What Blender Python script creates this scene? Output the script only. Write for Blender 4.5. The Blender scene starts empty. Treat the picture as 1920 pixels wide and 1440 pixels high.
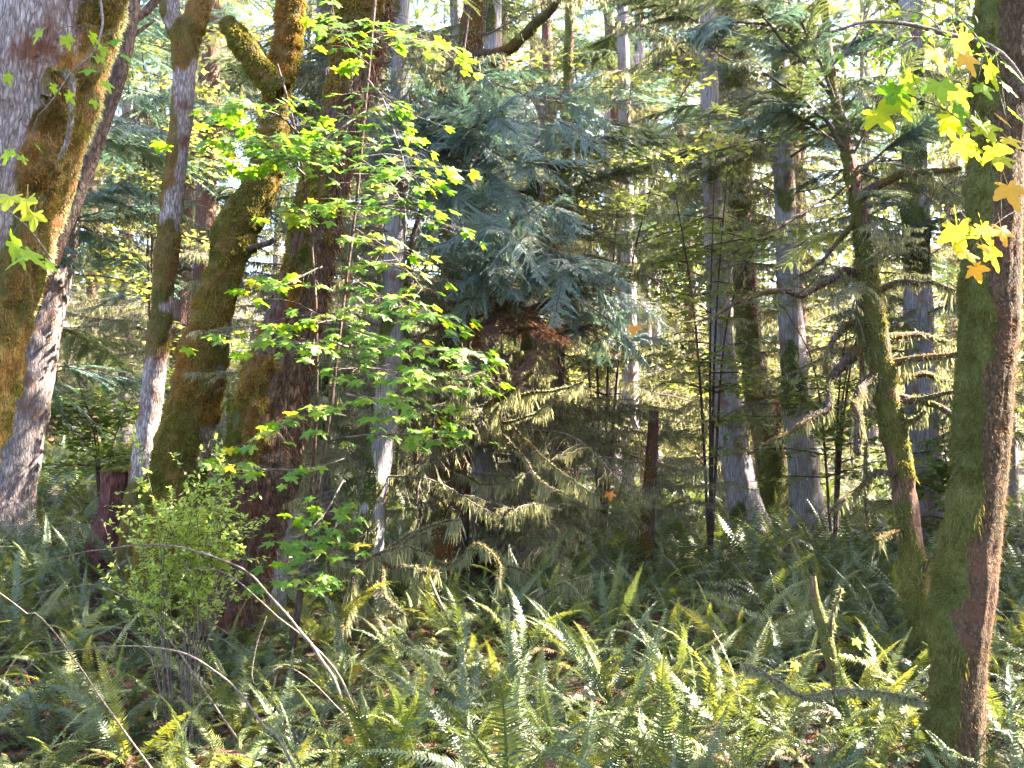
import bpy, math
import numpy as np
from mathutils import Vector, Matrix, Euler

# ------------------------------------------------------------------ camera, sky, sun, exposure
scene = bpy.context.scene
R = math.radians
F = 2059.0                       # focal length in pixels of the 1920 x 1440 photograph
PITCH = R(3.6)
CAM = np.array([0.0, 0.0, 2.1])
SUN_AZ, SUN_EL = R(75), R(42)    # azimuth measured from +Y towards +X
camd = bpy.data.cameras.new('camera')
camd.sensor_width = 36.0
camd.lens = 36.0 * F / 1920.0
camd.clip_start = 0.05
camd.clip_end = 2000.0
cam = bpy.data.objects.new('camera', camd)
scene.collection.objects.link(cam)
cam.location = CAM
cam.rotation_euler = (R(90) + PITCH, 0, 0)
scene.camera = cam

world = bpy.data.worlds.new('World')
scene.world = world
world.use_nodes = True
wn = world.node_tree.nodes
wl = world.node_tree.links
wn.clear()
sky = wn.new('ShaderNodeTexSky')
sky.sky_type = 'NISHITA'
sky.sun_disc = False
sky.sun_elevation = SUN_EL
sky.sun_rotation = SUN_AZ
sky.dust_density = 2.5
sky.ozone_density = 0.5
sky.air_density = 0.8
bg = wn.new('ShaderNodeBackground')
bg.inputs['Strength'].default_value = 0.10
wo = wn.new('ShaderNodeOutputWorld')
wl.new(sky.outputs[0], bg.inputs[0])
wl.new(bg.outputs[0], wo.inputs[0])

sund = bpy.data.lights.new('sun', 'SUN')
sund.energy = 5.0
sund.angle = R(0.5)
sund.color = (1.0, 0.93, 0.80)
sun = bpy.data.objects.new('sun', sund)
scene.collection.objects.link(sun)
SUNV = Vector((math.sin(SUN_AZ) * math.cos(SUN_EL), math.cos(SUN_AZ) * math.cos(SUN_EL), math.sin(SUN_EL)))
sun.rotation_euler = SUNV.to_track_quat('Z', 'Y').to_euler()
sun.location = SUNV * 60

scene.view_settings.view_transform = 'Standard'
scene.view_settings.look = 'None'
scene.view_settings.gamma = 1.0
scene.view_settings.use_curve_mapping = False
scene.view_settings.exposure = 3.95
cy = scene.cycles
cy.max_bounces = 8
cy.diffuse_bounces = 5
cy.use_adaptive_sampling = True
cy.adaptive_threshold = 0.03
cy.glossy_bounces = 2
cy.transmission_bounces = 4
cy.transparent_max_bounces = 4
cy.sample_clamp_indirect = 6.0
cy.use_denoising = True
cy.caustics_reflective = False
cy.caustics_refractive = False

rng = np.random.default_rng(11)
U = rng.uniform
COL = scene.collection


# ------------------------------------------------------------------ helpers
def P(px, py, d):
    """The point that the photograph shows at pixel (px, py), d metres away along +Y."""
    u, v = (px - 960.0) / F, (720.0 - py) / F
    dy = math.cos(PITCH) - v * math.sin(PITCH)
    dz = math.sin(PITCH) + v * math.cos(PITCH)
    k = d / dy
    return np.array([CAM[0] + u * k, d, CAM[2] + dz * k])


def _hash(ix, iy, iz):
    n = (ix * 374761393 + iy * 668265263 + iz * 2147483647 + 974711) & 0xffffffff
    n = ((n ^ (n >> 13)) * 1274126177) & 0xffffffff
    n = n ^ (n >> 16)
    return (n & 0xffff) / 65535.0


def vnoise(p):
    p = np.asarray(p, float)
    i = np.floor(p).astype(np.int64)
    f = p - i
    f = f * f * (3 - 2 * f)
    out = 0
    for dx in (0, 1):
        wx = f[..., 0] if dx else 1 - f[..., 0]
        for dy in (0, 1):
            wy = f[..., 1] if dy else 1 - f[..., 1]
            for dz in (0, 1):
                wz = f[..., 2] if dz else 1 - f[..., 2]
                out = out + wx * wy * wz * _hash(i[..., 0] + dx, i[..., 1] + dy, i[..., 2] + dz)
    return out


def fbm(p, o=3):
    s, a, t = 0, 1.0, 0
    for k in range(o):
        s = s + a * vnoise(np.asarray(p) * 2 ** k + 17.3 * k)
        t += a
        a *= 0.5
    return s / t


PROF_Y = [-30, 0, 4, 7.5, 10, 12, 16, 20, 30, 40, 50, 60, 90, 140, 300]
PROF_Z = [-0.5, -0.1, -0.1, 0.0, 0.38, 0.50, 0.72, 0.85, 1.25, 1.7, 2.7, 4.4, 10.5, 20, 48]


def ground(x, y):
    x = np.asarray(x, float)
    y = np.asarray(y, float)
    z = np.interp(y, PROF_Y, PROF_Z)
    z = z + 0.10 * np.clip(-x - 1.6, 0, 9) * np.clip((y - 6) / 5, 0, 1)
    q = np.stack([x * 0.45, y * 0.45, x * 0 + 3.0], -1)
    return z + 0.28 * (fbm(q, 3) - 0.5)


def nrm(v):
    v = np.asarray(v, float)
    return v / np.maximum(np.linalg.norm(v, axis=-1, keepdims=True), 1e-9)


class MB:
    """Collects vertices, quads, triangles and one float attribute."""

    def __init__(s):
        s.v, s.q, s.t, s.mq, s.mt, s.a, s.n = [], [], [], [], [], [], 0

    def add(s, v, q=None, t=None, mat=0, a=0.0):
        v = np.asarray(v, float).reshape(-1, 3)
        s.v.append(v)
        s.a.append(np.broadcast_to(np.asarray(a, float), (len(v),)))
        if q is not None and len(q):
            q = np.asarray(q, np.int64) + s.n
            s.q.append(q)
            s.mq.append(np.full(len(q), mat))
        if t is not None and len(t):
            t = np.asarray(t, np.int64) + s.n
            s.t.append(t)
            s.mt.append(np.full(len(t), mat))
        s.n += len(v)

    def mesh(s, name, mats, smooth=True):
        me = bpy.data.meshes.new(name)
        v = np.concatenate(s.v) if s.v else np.zeros((0, 3))
        q = np.concatenate(s.q) if s.q else np.zeros((0, 4), np.int64)
        t = np.concatenate(s.t) if s.t else np.zeros((0, 3), np.int64)
        me.vertices.add(len(v))
        me.vertices.foreach_set('co', v.astype(np.float32).ravel())
        loops = np.concatenate([q.ravel(), t.ravel()])
        me.loops.add(len(loops))
        me.loops.foreach_set('vertex_index', loops.astype(np.int32))
        n = len(q) + len(t)
        me.polygons.add(n)
        st = np.concatenate([np.arange(len(q)) * 4, len(q) * 4 + np.arange(len(t)) * 3])
        me.polygons.foreach_set('loop_start', st.astype(np.int32))
        mi = np.concatenate(s.mq + s.mt) if n else np.zeros(0)
        me.polygons.foreach_set('material_index', mi.astype(np.int32))
        me.polygons.foreach_set('use_smooth', np.full(n, smooth))
        at = me.attributes.new('tone', 'FLOAT', 'POINT')
        at.data.foreach_set('value', np.concatenate(s.a).astype(np.float32))
        for m in (mats if isinstance(mats, (list, tuple)) else [mats]):
            me.materials.append(m)
        me.update(calc_edges=True)
        return me

    def build(s, name, mats, parent=None, smooth=True, kind=None):
        return link(name, s.mesh(name, mats, smooth), parent, kind)


def link(name, data, parent=None, kind=None):
    o = bpy.data.objects.new(name, data)
    COL.objects.link(o)
    if parent is not None:
        o.parent = parent
        o.matrix_parent_inverse = parent_inv(parent)
    if kind:
        o['kind'] = kind
    return o


def parent_inv(p):
    """Children are built in world space."""
    return world_of(p).inverted()


def world_of(o):
    m = Matrix.LocRotScale(o.location, o.rotation_euler, o.scale)
    if o.parent is not None:
        m = world_of(o.parent) @ o.matrix_parent_inverse @ m
    return m


def put(name, data, parent, mat, kind=None):
    """An object that shares mesh data, placed by a world matrix under parent."""
    o = bpy.data.objects.new(name, data)
    COL.objects.link(o)
    o.parent = parent
    o.matrix_parent_inverse = world_of(parent).inverted()
    loc, rot, sca = mat.decompose()
    o.location = loc
    o.rotation_euler = rot.to_euler()
    o.scale = sca
    if kind:
        o['kind'] = kind
    return o


def thing(name, label, cat, loc, group=None):
    o = bpy.data.objects.new(name, None)
    COL.objects.link(o)
    o.empty_display_size = 0.2
    o.location = [float(c) for c in loc]
    return tag(o, label, cat, group)


def tag(o, label, cat, group=None):
    o['label'] = label
    o['category'] = cat
    if group:
        o['group'] = group
    return o


def frame_mat(origin, x_axis, up=(0, 0, 1), s=1.0, roll=0.0):
    """Matrix that takes local +X to x_axis and local +Z near up."""
    x = Vector(x_axis).normalized()
    z = Vector(up)
    y = z.cross(x)
    if y.length < 1e-4:
        y = Vector((0, 1, 0))
    y.normalize()
    z = x.cross(y)
    m = Matrix((x, y, z)).transposed().to_4x4()
    if roll:
        m = m @ Matrix.Rotation(roll, 4, 'X')
    return Matrix.Translation(Vector([float(c) for c in origin])) @ m @ Matrix.Scale(s, 4)


def spline(pts, n):
    """Catmull-Rom through rows of pts, resampled to n rows."""
    p = np.asarray(pts, float)
    if len(p) == 2:
        t = np.linspace(0, 1, n)[:, None]
        return p[0] * (1 - t) + p[1] * t
    p = np.vstack([2 * p[0] - p[1], p, 2 * p[-1] - p[-2]])
    seg = np.linalg.norm(np.diff(p[1:-1, :3], axis=0), axis=1)
    cum = np.concatenate([[0], np.cumsum(seg)])
    s = np.linspace(0, cum[-1], n)
    k = np.clip(np.searchsorted(cum, s, 'right') - 1, 0, len(seg) - 1)
    t = ((s - cum[k]) / np.maximum(seg[k], 1e-9))[:, None]
    a, b, c, d = p[k], p[k + 1], p[k + 2], p[k + 3]
    return 0.5 * ((2 * b) + (c - a) * t + (2 * a - 5 * b + 4 * c - d) * t * t + (3 * b - a - 3 * c + d) * t ** 3)


def frames(pts):
    t = np.gradient(pts, axis=0)
    t = nrm(t)
    ref = np.array([1.0, 0, 0]) if abs(t[len(t) // 2][0]) < 0.75 else np.array([0, 1.0, 0])
    u = nrm(np.cross(t, ref))
    w = nrm(np.cross(u, t))
    return t, w, u           # w close to ref, u the other side


def tube(mb, pts, rad, sides=6, mat=0, a=0.0, cap=False):
    pts = np.asarray(pts, float)
    rad = np.broadcast_to(np.asarray(rad, float), (len(pts),))
    t, w, u = frames(pts)
    th = np.linspace(0, 2 * np.pi, sides, endpoint=False)
    ring = (np.cos(th)[None, :, None] * w[:, None] + np.sin(th)[None, :, None] * u[:, None]) * rad[:, None, None]
    v = (pts[:, None] + ring).reshape(-1, 3)
    n = len(pts)
    i = np.arange(n - 1)[:, None] * sides
    j = np.arange(sides)[None]
    j2 = (j + 1) % sides
    q = np.stack([i + j, i + j2, i + sides + j2, i + sides + j], -1).reshape(-1, 4)
    if cap:
        v = np.vstack([v, pts[-1] + t[-1] * rad[-1] * 0.5])
        e = (n - 1) * sides
        tt = np.stack([e + j[0], e + j2[0], np.full(sides, n * sides)], -1)
        mb.add(v, q, tt, mat, a)
    else:
        mb.add(v, q, None, mat, a)


def blades(mb, root, dirv, length, width, side=None, bend=0.3, mat=0, a=0.0, segs=1):
    """Thin pointed blades: segs=1 a triangle, segs=2 a bent ribbon of one quad and one triangle."""
    root = np.asarray(root, float)
    n = len(root)
    d = nrm(dirv)
    L = np.broadcast_to(np.asarray(length, float), (n,))[:, None]
    W = np.broadcast_to(np.asarray(width, float), (n,))[:, None]
    if side is None:
        side = nrm(np.cross(d, rng.normal(size=(n, 3))))
    a = np.broadcast_to(np.asarray(a, float), (n,))
    if segs == 1:
        v = np.stack([root - side * W * 0.5, root + side * W * 0.5, root + d * L], 1)
        mb.add(v.reshape(-1, 3), None, np.arange(n * 3).reshape(n, 3), mat, np.repeat(a, 3))
    else:
        up = np.array([0, 0, -1.0]) * bend
        mid = root + d * L * 0.5
        tip = root + nrm(d + up) * L * 0.55 + d * L * 0.45
        v = np.stack([root - side * W * 0.35, root + side * W * 0.35, mid + side * W * 0.5, mid - side * W * 0.5, tip], 1)
        k = np.arange(n)[:, None] * 5
        mb.add(v.reshape(-1, 3), k + np.array([[0, 1, 2, 3]]), k + np.array([[3, 2, 4]]), mat, np.repeat(a, 5))


# ------------------------------------------------------------------ materials
class NT:
    def __init__(s, name):
        s.m = bpy.data.materials.new(name)
        s.m.use_nodes = True
        s.t = s.m.node_tree
        s.t.nodes.clear()
        s.out = s.n('ShaderNodeOutputMaterial')

    def n(s, kind, **kw):
        x = s.t.nodes.new(kind)
        for k, v in kw.items():
            if k.startswith('i_'):
                key = k[2:]
                x.inputs[int(key) if key.isdigit() else key.replace('_', ' ')].default_value = v
            else:
                setattr(x, k, v)
        return x

    def l(s, a, b):
        s.t.links.new(a, b)

    def ramp(s, fac, stops):
        r = s.n('ShaderNodeValToRGB')
        e = r.color_ramp.elements
        while len(e) < len(stops):
            e.new(0.5)
        for k, (p, c) in enumerate(stops):
            e[k].position = p
            e[k].color = (*c, 1)
        s.l(fac, r.inputs[0])
        return r.outputs[0]

    def mix(s, fac, a, b, mode='MIX'):
        x = s.n('ShaderNodeMix', data_type='RGBA', blend_type=mode)
        for sock, val in ((x.inputs[0], fac), (x.inputs[6], a), (x.inputs[7], b)):
            if hasattr(val, 'is_output'):
                s.l(val, sock)
            else:
                sock.default_value = val if not isinstance(val, tuple) else (*val, 1)
        return x.outputs[2]

    def math(s, op, a, b=0.0):
        x = s.n('ShaderNodeMath', operation=op)
        for sock, val in ((x.inputs[0], a), (x.inputs[1], b)):
            if hasattr(val, 'is_output'):
                s.l(val, sock)
            else:
                sock.default_value = val
        return x.outputs[0]

    def coords(s, scale=(1, 1, 1)):
        c = s.n('ShaderNodeTexCoord')
        m = s.n('ShaderNodeMapping')
        m.inputs['Scale'].default_value = scale
        s.l(c.outputs['Object'], m.inputs[0])
        return m.outputs[0]

    def noise(s, vec, scale, detail=3, rough=0.6):
        x = s.n('ShaderNodeTexNoise', i_Scale=scale, i_Detail=detail, i_Roughness=rough)
        s.l(vec, x.inputs['Vector'])
        return x.outputs['Fac']


def leaf_material(name, stops, trans, rough=0.5, spec=0.4, tfac=0.4, use_random=True, amp=1.0, objw=0.6):
    """Diffuse + translucent leaf; its tone comes from the object's random number and the 'tone' attribute."""
    k = NT(name)
    at = k.n('ShaderNodeAttribute', attribute_name='tone')
    oi = k.n('ShaderNodeObjectInfo')
    f = at.outputs['Fac']
    if use_random:
        f = k.math('ADD', k.math('MULTIPLY', f, 1 - objw), k.math('MULTIPLY', oi.outputs['Random'], objw))
    col = k.ramp(f, stops)
    b = k.n('ShaderNodeBsdfPrincipled', i_Roughness=rough)
    b.inputs['Specular IOR Level'].default_value = spec
    k.l(col, b.inputs['Base Color'])
    tr = k.n('ShaderNodeBsdfTranslucent')
    tc = k.mix(1.0, col, trans, 'MULTIPLY')
    k.l(tc, tr.inputs['Color'])
    mx = k.n('ShaderNodeMixShader', i_0=tfac)
    k.l(b.outputs[0], mx.inputs[1])
    k.l(tr.outputs[0], mx.inputs[2])
    k.l(mx.outputs[0], k.out.inputs[0])
    return k.m


def bark_material(name, base, ridge, scale, moss=((0.05, 0.06, 0.012), (0.20, 0.16, 0.03)), red=None, bump=0.6, lichen=0.0, plates=0.5):
    k = NT(name)
    v = k.coords(scale)
    n1 = k.noise(v, 1.0, 5, 0.65)
    v2 = k.coords((2.2, 2.2, 2.2))
    n2 = k.noise(v2, 1.3, 4)
    vo = k.n('ShaderNodeTexVoronoi', i_Scale=1.0, feature='DISTANCE_TO_EDGE')
    wv = k.coords((scale[0] * 0.9, scale[1] * 0.9, scale[2] * 1.1))
    wn_ = k.n('ShaderNodeTexNoise', i_Scale=1.5, i_Detail=2)
    k.l(wv, wn_.inputs['Vector'])
    wadd = k.n('ShaderNodeVectorMath', operation='ADD')
    k.l(wv, wadd.inputs[0])
    k.l(wn_.outputs['Color'], wadd.inputs[1])
    k.l(wadd.outputs[0], vo.inputs['Vector'])
    crack = k.math('MULTIPLY', vo.outputs['Distance'], 3.0)
    vf = k.coords((scale[0] * 2.6, scale[1] * 2.6, scale[2] * 1.6))
    nf = k.noise(vf, 1.0, 4, 0.7)
    h = k.math('ADD', k.math('ADD', k.math('MULTIPLY', n1, 0.95 - plates * 0.5), k.math('MULTIPLY', nf, 0.55 - plates * 0.2)), k.math('MULTIPLY', k.math('MINIMUM', crack, 0.8), plates * 0.75 - 0.1))
    h = k.math('SUBTRACT', k.math('MULTIPLY', h, 1.5), 0.30)
    col = k.ramp(h, [(0.25, tuple(c * 0.30 for c in base)), (0.62, base), (1.0, ridge)])
    if red is not None:
        col = k.mix(k.ramp(n2, [(0.52, (0, 0, 0)), (0.66, (1, 1, 1))]), col, red, 'MIX')
    if lichen:
        v3 = k.coords((7, 7, 7))
        n3 = k.noise(v3, 1.0, 4)
        col = k.mix(k.math('MULTIPLY', k.ramp(n3, [(0.55, (0, 0, 0)), (0.68, (1, 1, 1))]), lichen), col, (0.36, 0.37, 0.31))
    at = k.n('ShaderNodeAttribute', attribute_name='tone')
    vm = k.coords((60, 60, 40))
    nm = k.noise(vm, 1.0, 3, 0.7)
    vl = k.coords((3.2, 3.2, 2.2))
    nl = k.noise(vl, 1.0, 4, 0.6)
    mcol = k.mix(k.ramp(nl, [(0.38, (0, 0, 0)), (0.62, (1, 1, 1))]), moss[0], moss[1])
    mcol = k.mix(1.0, mcol, k.ramp(nm, [(0.2, (0.35, 0.35, 0.35)), (0.8, (1.25, 1.25, 1.25))]), 'MULTIPLY')
    mk = k.math('ADD', at.outputs['Fac'], k.math('MULTIPLY', k.math('SUBTRACT', nm, 0.5), 0.5))
    mk = k.ramp(mk, [(0.38, (0, 0, 0)), (0.58, (1, 1, 1))])
    col = k.mix(mk, col, mcol)
    b = k.n('ShaderNodeBsdfPrincipled', i_Roughness=0.85)
    b.inputs['Specular IOR Level'].default_value = 0.25
    k.l(col, b.inputs['Base Color'])
    bp = k.n('ShaderNodeBump', i_Strength=bump, i_Distance=0.03)
    k.l(k.math('ADD', h, k.math('MULTIPLY', nm, 0.35)), bp.inputs['Height'])
    k.l(bp.outputs[0], b.inputs['Normal'])
    k.l(b.outputs[0], k.out.inputs[0])
    return k.m


M = {}
M['bark_maple'] = bark_material('maple_bark', (0.25, 0.185, 0.165), (0.50, 0.42, 0.40), (48, 48, 8), moss=((0.11, 0.10, 0.02), (0.24, 0.12, 0.03)), red=(0.17, 0.07, 0.04), bump=1.0, plates=0.6)
M['bark_dark'] = bark_material('dark_maple_bark', (0.07, 0.042, 0.032), (0.15, 0.10, 0.08), (30, 30, 7), moss=((0.075, 0.08, 0.012), (0.19, 0.075, 0.02)), red=(0.10, 0.035, 0.02), bump=1.0)
M['bark_cedar'] = bark_material('cedar_bark', (0.26, 0.22, 0.225), (0.46, 0.41, 0.43), (46, 46, 2.6), moss=((0.07, 0.085, 0.015), (0.14, 0.13, 0.03)), red=(0.22, 0.12, 0.09), bump=0.9, lichen=0.4)
M['bark_fir'] = bark_material('fir_bark', (0.16, 0.12, 0.115), (0.33, 0.27, 0.26), (30, 30, 6), moss=((0.07, 0.085, 0.015), (0.14, 0.12, 0.03)), red=(0.16, 0.09, 0.07), bump=1.0, lichen=0.3)
M['bark_red'] = bark_material('red_hemlock_bark', (0.125, 0.068, 0.048), (0.23, 0.14, 0.105), (34, 34, 6), moss=((0.085, 0.095, 0.02), (0.17, 0.15, 0.035)), red=(0.20, 0.075, 0.05), bump=1.0)
M['bark_right'] = bark_material('furry_maple_bark', (0.085, 0.050, 0.027), (0.17, 0.105, 0.055), (40, 40, 14), moss=((0.10, 0.115, 0.022), (0.17, 0.15, 0.035)), red=(0.15, 0.07, 0.04), bump=1.0)
M['rot'] = bark_material('rotten_red_wood', (0.10, 0.034, 0.027), (0.18, 0.07, 0.05), (30, 30, 5), red=(0.06, 0.022, 0.02), bump=1.0)
M['twig'] = bark_material('twig_bark', (0.10, 0.075, 0.06), (0.19, 0.15, 0.13), (30, 30, 30), bump=0.3)
M['cane'] = bark_material('cane_bark', (0.13, 0.095, 0.07), (0.23, 0.18, 0.14), (30, 30, 30), bump=0.3)
M['moss'] = leaf_material('moss_strands', [(0.0, (0.055, 0.055, 0.016)), (0.45, (0.145, 0.135, 0.04)), (1.0, (0.27, 0.235, 0.085))], (1.5, 1.35, 0.7), 0.9, 0.1, 0.42, objw=0.3)
M['moss_orange'] = leaf_material('rusty_moss', [(0.0, (0.10, 0.105, 0.02)), (0.5, (0.21, 0.175, 0.035)), (1.0, (0.31, 0.15, 0.04))], (1.4, 1.2, 0.6), 0.9, 0.1, 0.3, use_random=False)
M['bark_fur'] = leaf_material('brown_fur', [(0.0, (0.07, 0.04, 0.02)), (1.0, (0.36, 0.23, 0.11))], (1.3, 1.1, 0.8), 0.9, 0.1, 0.3, use_random=False)
M['moss_pale'] = leaf_material('hanging_moss', [(0.0, (0.10, 0.105, 0.045)), (0.5, (0.24, 0.24, 0.13)), (1.0, (0.45, 0.43, 0.28))], (1.2, 1.15, 0.85), 0.9, 0.1, 0.5, objw=0.3)
M['needle'] = leaf_material('hemlock_needles', [(0.0, (0.045, 0.070, 0.042)), (0.5, (0.09, 0.125, 0.068)), (1.0, (0.17, 0.185, 0.085))], (1.6, 1.55, 0.75), 0.42, 0.6, 0.42)
M['cedar_leaf'] = leaf_material('cedar_scales', [(0.0, (0.06, 0.11, 0.088)), (0.5, (0.125, 0.20, 0.16)), (1.0, (0.23, 0.31, 0.24))], (1.2, 1.3, 0.9), 0.33, 1.0, 0.3)
M['fern'] = leaf_material('fern_green', [(0.0, (0.034, 0.052, 0.024)), (0.45, (0.085, 0.108, 0.042)), (0.75, (0.13, 0.15, 0.05)), (1.0, (0.20, 0.185, 0.065))], (1.7, 1.6, 0.6), 0.42, 0.55, 0.30, objw=0.75)
M['fern_yellow'] = leaf_material('fern_yellow', [(0.0, (0.12, 0.16, 0.03)), (1.0, (0.25, 0.24, 0.05))], (1.5, 1.4, 0.6), 0.45, 0.4, 0.38)
M['fern_dead'] = leaf_material('fern_dead', [(0.0, (0.09, 0.035, 0.022)), (1.0, (0.24, 0.12, 0.07))], (1.3, 1.1, 0.8), 0.7, 0.2, 0.25)
M['leaf_green'] = leaf_material('vine_maple_leaf', [(0.0, (0.075, 0.165, 0.018)), (0.5, (0.13, 0.235, 0.026)), (0.85, (0.22, 0.28, 0.035)), (1.0, (0.40, 0.32, 0.04))], (1.8, 1.8, 0.5), 0.42, 0.5, 0.5, objw=0.8)
M['leaf_tone'] = leaf_material('bigleaf_maple_leaf', [(0.0, (0.12, 0.25, 0.022)), (0.35, (0.30, 0.36, 0.035)), (0.6, (0.58, 0.42, 0.05)), (1.0, (0.58, 0.24, 0.06))], (1.5, 1.5, 0.5), 0.6, 0.15, 0.5, use_random=False)
M['leaf_shrub'] = leaf_material('huckleberry_leaf', [(0.0, (0.22, 0.31, 0.05)), (1.0, (0.42, 0.47, 0.13))], (1.5, 1.5, 0.6), 0.45, 0.4, 0.45)
M['leaf_far'] = leaf_material('far_leaf', [(0.0, (0.07, 0.125, 0.035)), (0.5, (0.17, 0.20, 0.065)), (0.85, (0.30, 0.30, 0.12)), (1.0, (0.40, 0.34, 0.17))], (1.6, 1.5, 0.65), 0.5, 0.3, 0.5, objw=0.35)

k = NT('forest_floor')
v = k.coords((1, 1, 1))
n1 = k.noise(v, 6.0, 5, 0.7)
n2 = k.noise(v, 40.0, 4, 0.7)
c = k.ramp(k.math('ADD', k.math('MULTIPLY', n1, 0.5), k.math('MULTIPLY', n2, 0.5)),
           [(0.3, (0.012, 0.008, 0.006)), (0.5, (0.045, 0.028, 0.018)), (0.62, (0.07, 0.065, 0.02)), (0.75, (0.14, 0.085, 0.045))])
b = k.n('ShaderNodeBsdfPrincipled', i_Roughness=0.95)
k.l(c, b.inputs['Base Color'])
bp = k.n('ShaderNodeBump', i_Strength=1.0, i_Distance=0.05)
k.l(n2, bp.inputs['Height'])
k.l(bp.outputs[0], b.inputs['Normal'])
k.l(b.outputs[0], k.out.inputs[0])
M['floor'] = k.m

# ------------------------------------------------------------------ ground
gx = np.concatenate([-np.geomspace(200, 14, 22)[:-1], np.linspace(-14, 14, 90), np.geomspace(14, 200, 22)[1:]])
gy = np.concatenate([np.linspace(-30, 3, 12)[:-1], np.linspace(3, 24, 80), np.geomspace(24, 300, 40)[1:]])
X, Y = np.meshgrid(gx, gy)
Z = ground(X, Y)
mb = MB()
nx, ny = len(gx), len(gy)
i = np.arange(ny - 1)[:, None] * nx
j = np.arange(nx - 1)[None]
mb.add(np.stack([X, Y, Z], -1).reshape(-1, 3), np.stack([i + j, i + j + 1, i + nx + j + 1, i + nx + j], -1).reshape(-1, 4))
g = mb.build('ground', M['floor'], kind='structure')
g['label'] = 'brown forest floor under the ferns'


# ------------------------------------------------------------------ trunks
def trunk_path(px_pts, depth, n, sink=True):
    """px_pts rows: px, py, width px [, depth]. Returns resampled centre points and radii, ending below the ground."""
    rows = []
    for r in px_pts:
        d = r[3] if len(r) > 3 else depth
        p = P(r[0], r[1], d)
        rows.append([*p, r[2] * 0.5 / F * d])
    rows = np.array(rows)
    if sink:                                    # rows run from the top down; carry on into the soil
        a, b = rows[-2], rows[-1]
        dirv = nrm(b[:3] - a[:3])
        gz = float(ground(b[0], b[1]))
        if b[2] > gz:
            k_ = (b[2] - gz) / max(-dirv[2], 0.3)
            e = b[:3] + dirv * k_
            rows = np.vstack([rows, [*e, b[3] * 1.12]])
        e = rows[-1].copy()
        e[2] = float(ground(e[0], e[1])) - 0.25
        e[3] *= 1.15
        rows = np.vstack([rows, e])
    rows = rows[::-1]                           # bottom to top
    s = spline(rows, n)
    return s[:, :3], np.maximum(s[:, 3], 0.004)


def trunk_surface(pts, rad, sides, rough=0.06, ridges=10, ridge_a=0.04, moss_dir=None, moss_amt=0.0, moss_bias=0.0, seed=0, lumps=0.1, flare=0.0, moss_h=None):
    t, w, u = frames(pts)
    n = len(pts)
    th = np.linspace(0, 2 * np.pi, sides, endpoint=False)
    ring = np.cos(th)[None, :, None] * w[:, None] + np.sin(th)[None, :, None] * u[:, None]
    base = pts[:, None] + ring * rad[:, None, None]
    q = base + seed * 13.7
    r = rad[:, None] * np.ones(sides)[None]
    r = r * (1 + lumps * 2 * (fbm(q * 2.2, 2) - 0.5))
    ph = ridges * th[None] + 5 * fbm(q * 1.8 + 5, 2)
    r = r * (1 + ridge_a * (np.abs(np.sin(ph)) - 0.5) + rough * 2 * (fbm(q * 11 + 3, 3) - 0.5))
    if flare:
        hgt = (pts[:, 2] - pts[0, 2] - 0.25)[:, None]
        r = r * (1 + flare * np.exp(-np.clip(hgt, 0, 9) / 0.28) * (0.7 + 0.6 * np.abs(np.sin(2.5 * th[None] + seed))))
    moss = np.zeros_like(r)
    if moss_amt > 0:
        m = 0.62 * fbm(q * np.array([1.6, 1.6, 1.1]) + 9, 3) + 0.38 * fbm(q * np.array([7, 7, 4.5]) + 21, 2)
        if moss_dir is not None:
            m = m + moss_bias * (ring @ nrm(np.array(moss_dir, float)))
        if moss_h is not None:
            m = m + np.interp(np.linspace(0, 1, n), [a_ for a_, _ in moss_h], [b_ for _, b_ in moss_h])[:, None]
        moss = np.clip((m - (0.78 - 0.55 * moss_amt)) * 5.5, 0, 1)
        r = r + moss * (0.10 * rad[:, None] + 0.012) * (3.2 * fbm(q * 9 + 2, 3) - 0.8)
    v = pts[:, None] + ring * r[..., None]
    return v, ring, moss


def add_surface(mb, v, moss, mat=0):
    n, s = v.shape[:2]
    i = np.arange(n - 1)[:, None] * s
    j = np.arange(s)[None]
    j2 = (j + 1) % s
    mb.add(v.reshape(-1, 3), np.stack([i + j, i + j2, i + s + j2, i + s + j], -1).reshape(-1, 4), None, mat, moss.ravel())


def moss_fur(mb, v, ring, moss, density, length, width, droop=0.6, mat=0, tone=None, minm=0.35):
    """Short drooping blades over the mossy part of a trunk surface. density: blades per square metre."""
    n, s = v.shape[:2]
    e1 = np.linalg.norm(np.diff(v, axis=0), axis=2)[:, :]
    e2 = np.linalg.norm(np.roll(v, -1, axis=1) - v, axis=2)[:-1]
    area = e1 * e2
    wgt = area * np.where(moss[:-1] > minm, moss[:-1], 0)
    tot = wgt.sum()
    if tot <= 0:
        return
    cnt = int(tot * density)
    idx = rng.choice(wgt.size, cnt, p=(wgt / tot).ravel())
    i, j = idx // s, idx % s
    a, b = U(0, 1, (cnt, 1)), U(0, 1, (cnt, 1))
    j2 = (j + 1) % s
    p = (v[i, j] * (1 - a) + v[i + 1, j] * a) * (1 - b) + (v[i, j2] * (1 - a) + v[i + 1, j2] * a) * b
    nr = ring[i, j]
    d = nr + np.array([0, 0, -droop]) + rng.normal(size=(cnt, 3)) * 0.45
    L = length * U(0.35, 1.2, cnt) * np.clip(3.2 * fbm(p * 11 + 60, 2) - 0.75, 0.3, 2.2)
    tn = np.clip(fbm(p * 2.6 + 40, 2) * 1.9 - 0.45 + rng.normal(size=cnt) * 0.14, 0, 1) if tone is None else np.clip(tone + rng.normal(size=cnt) * 0.2, 0, 1)
    blades(mb, p - nr * 0.004, d, L, width * U(0.6, 1.4, cnt), bend=0.8, mat=mat, a=tn, segs=2 if length > 0.03 else 1)


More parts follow.
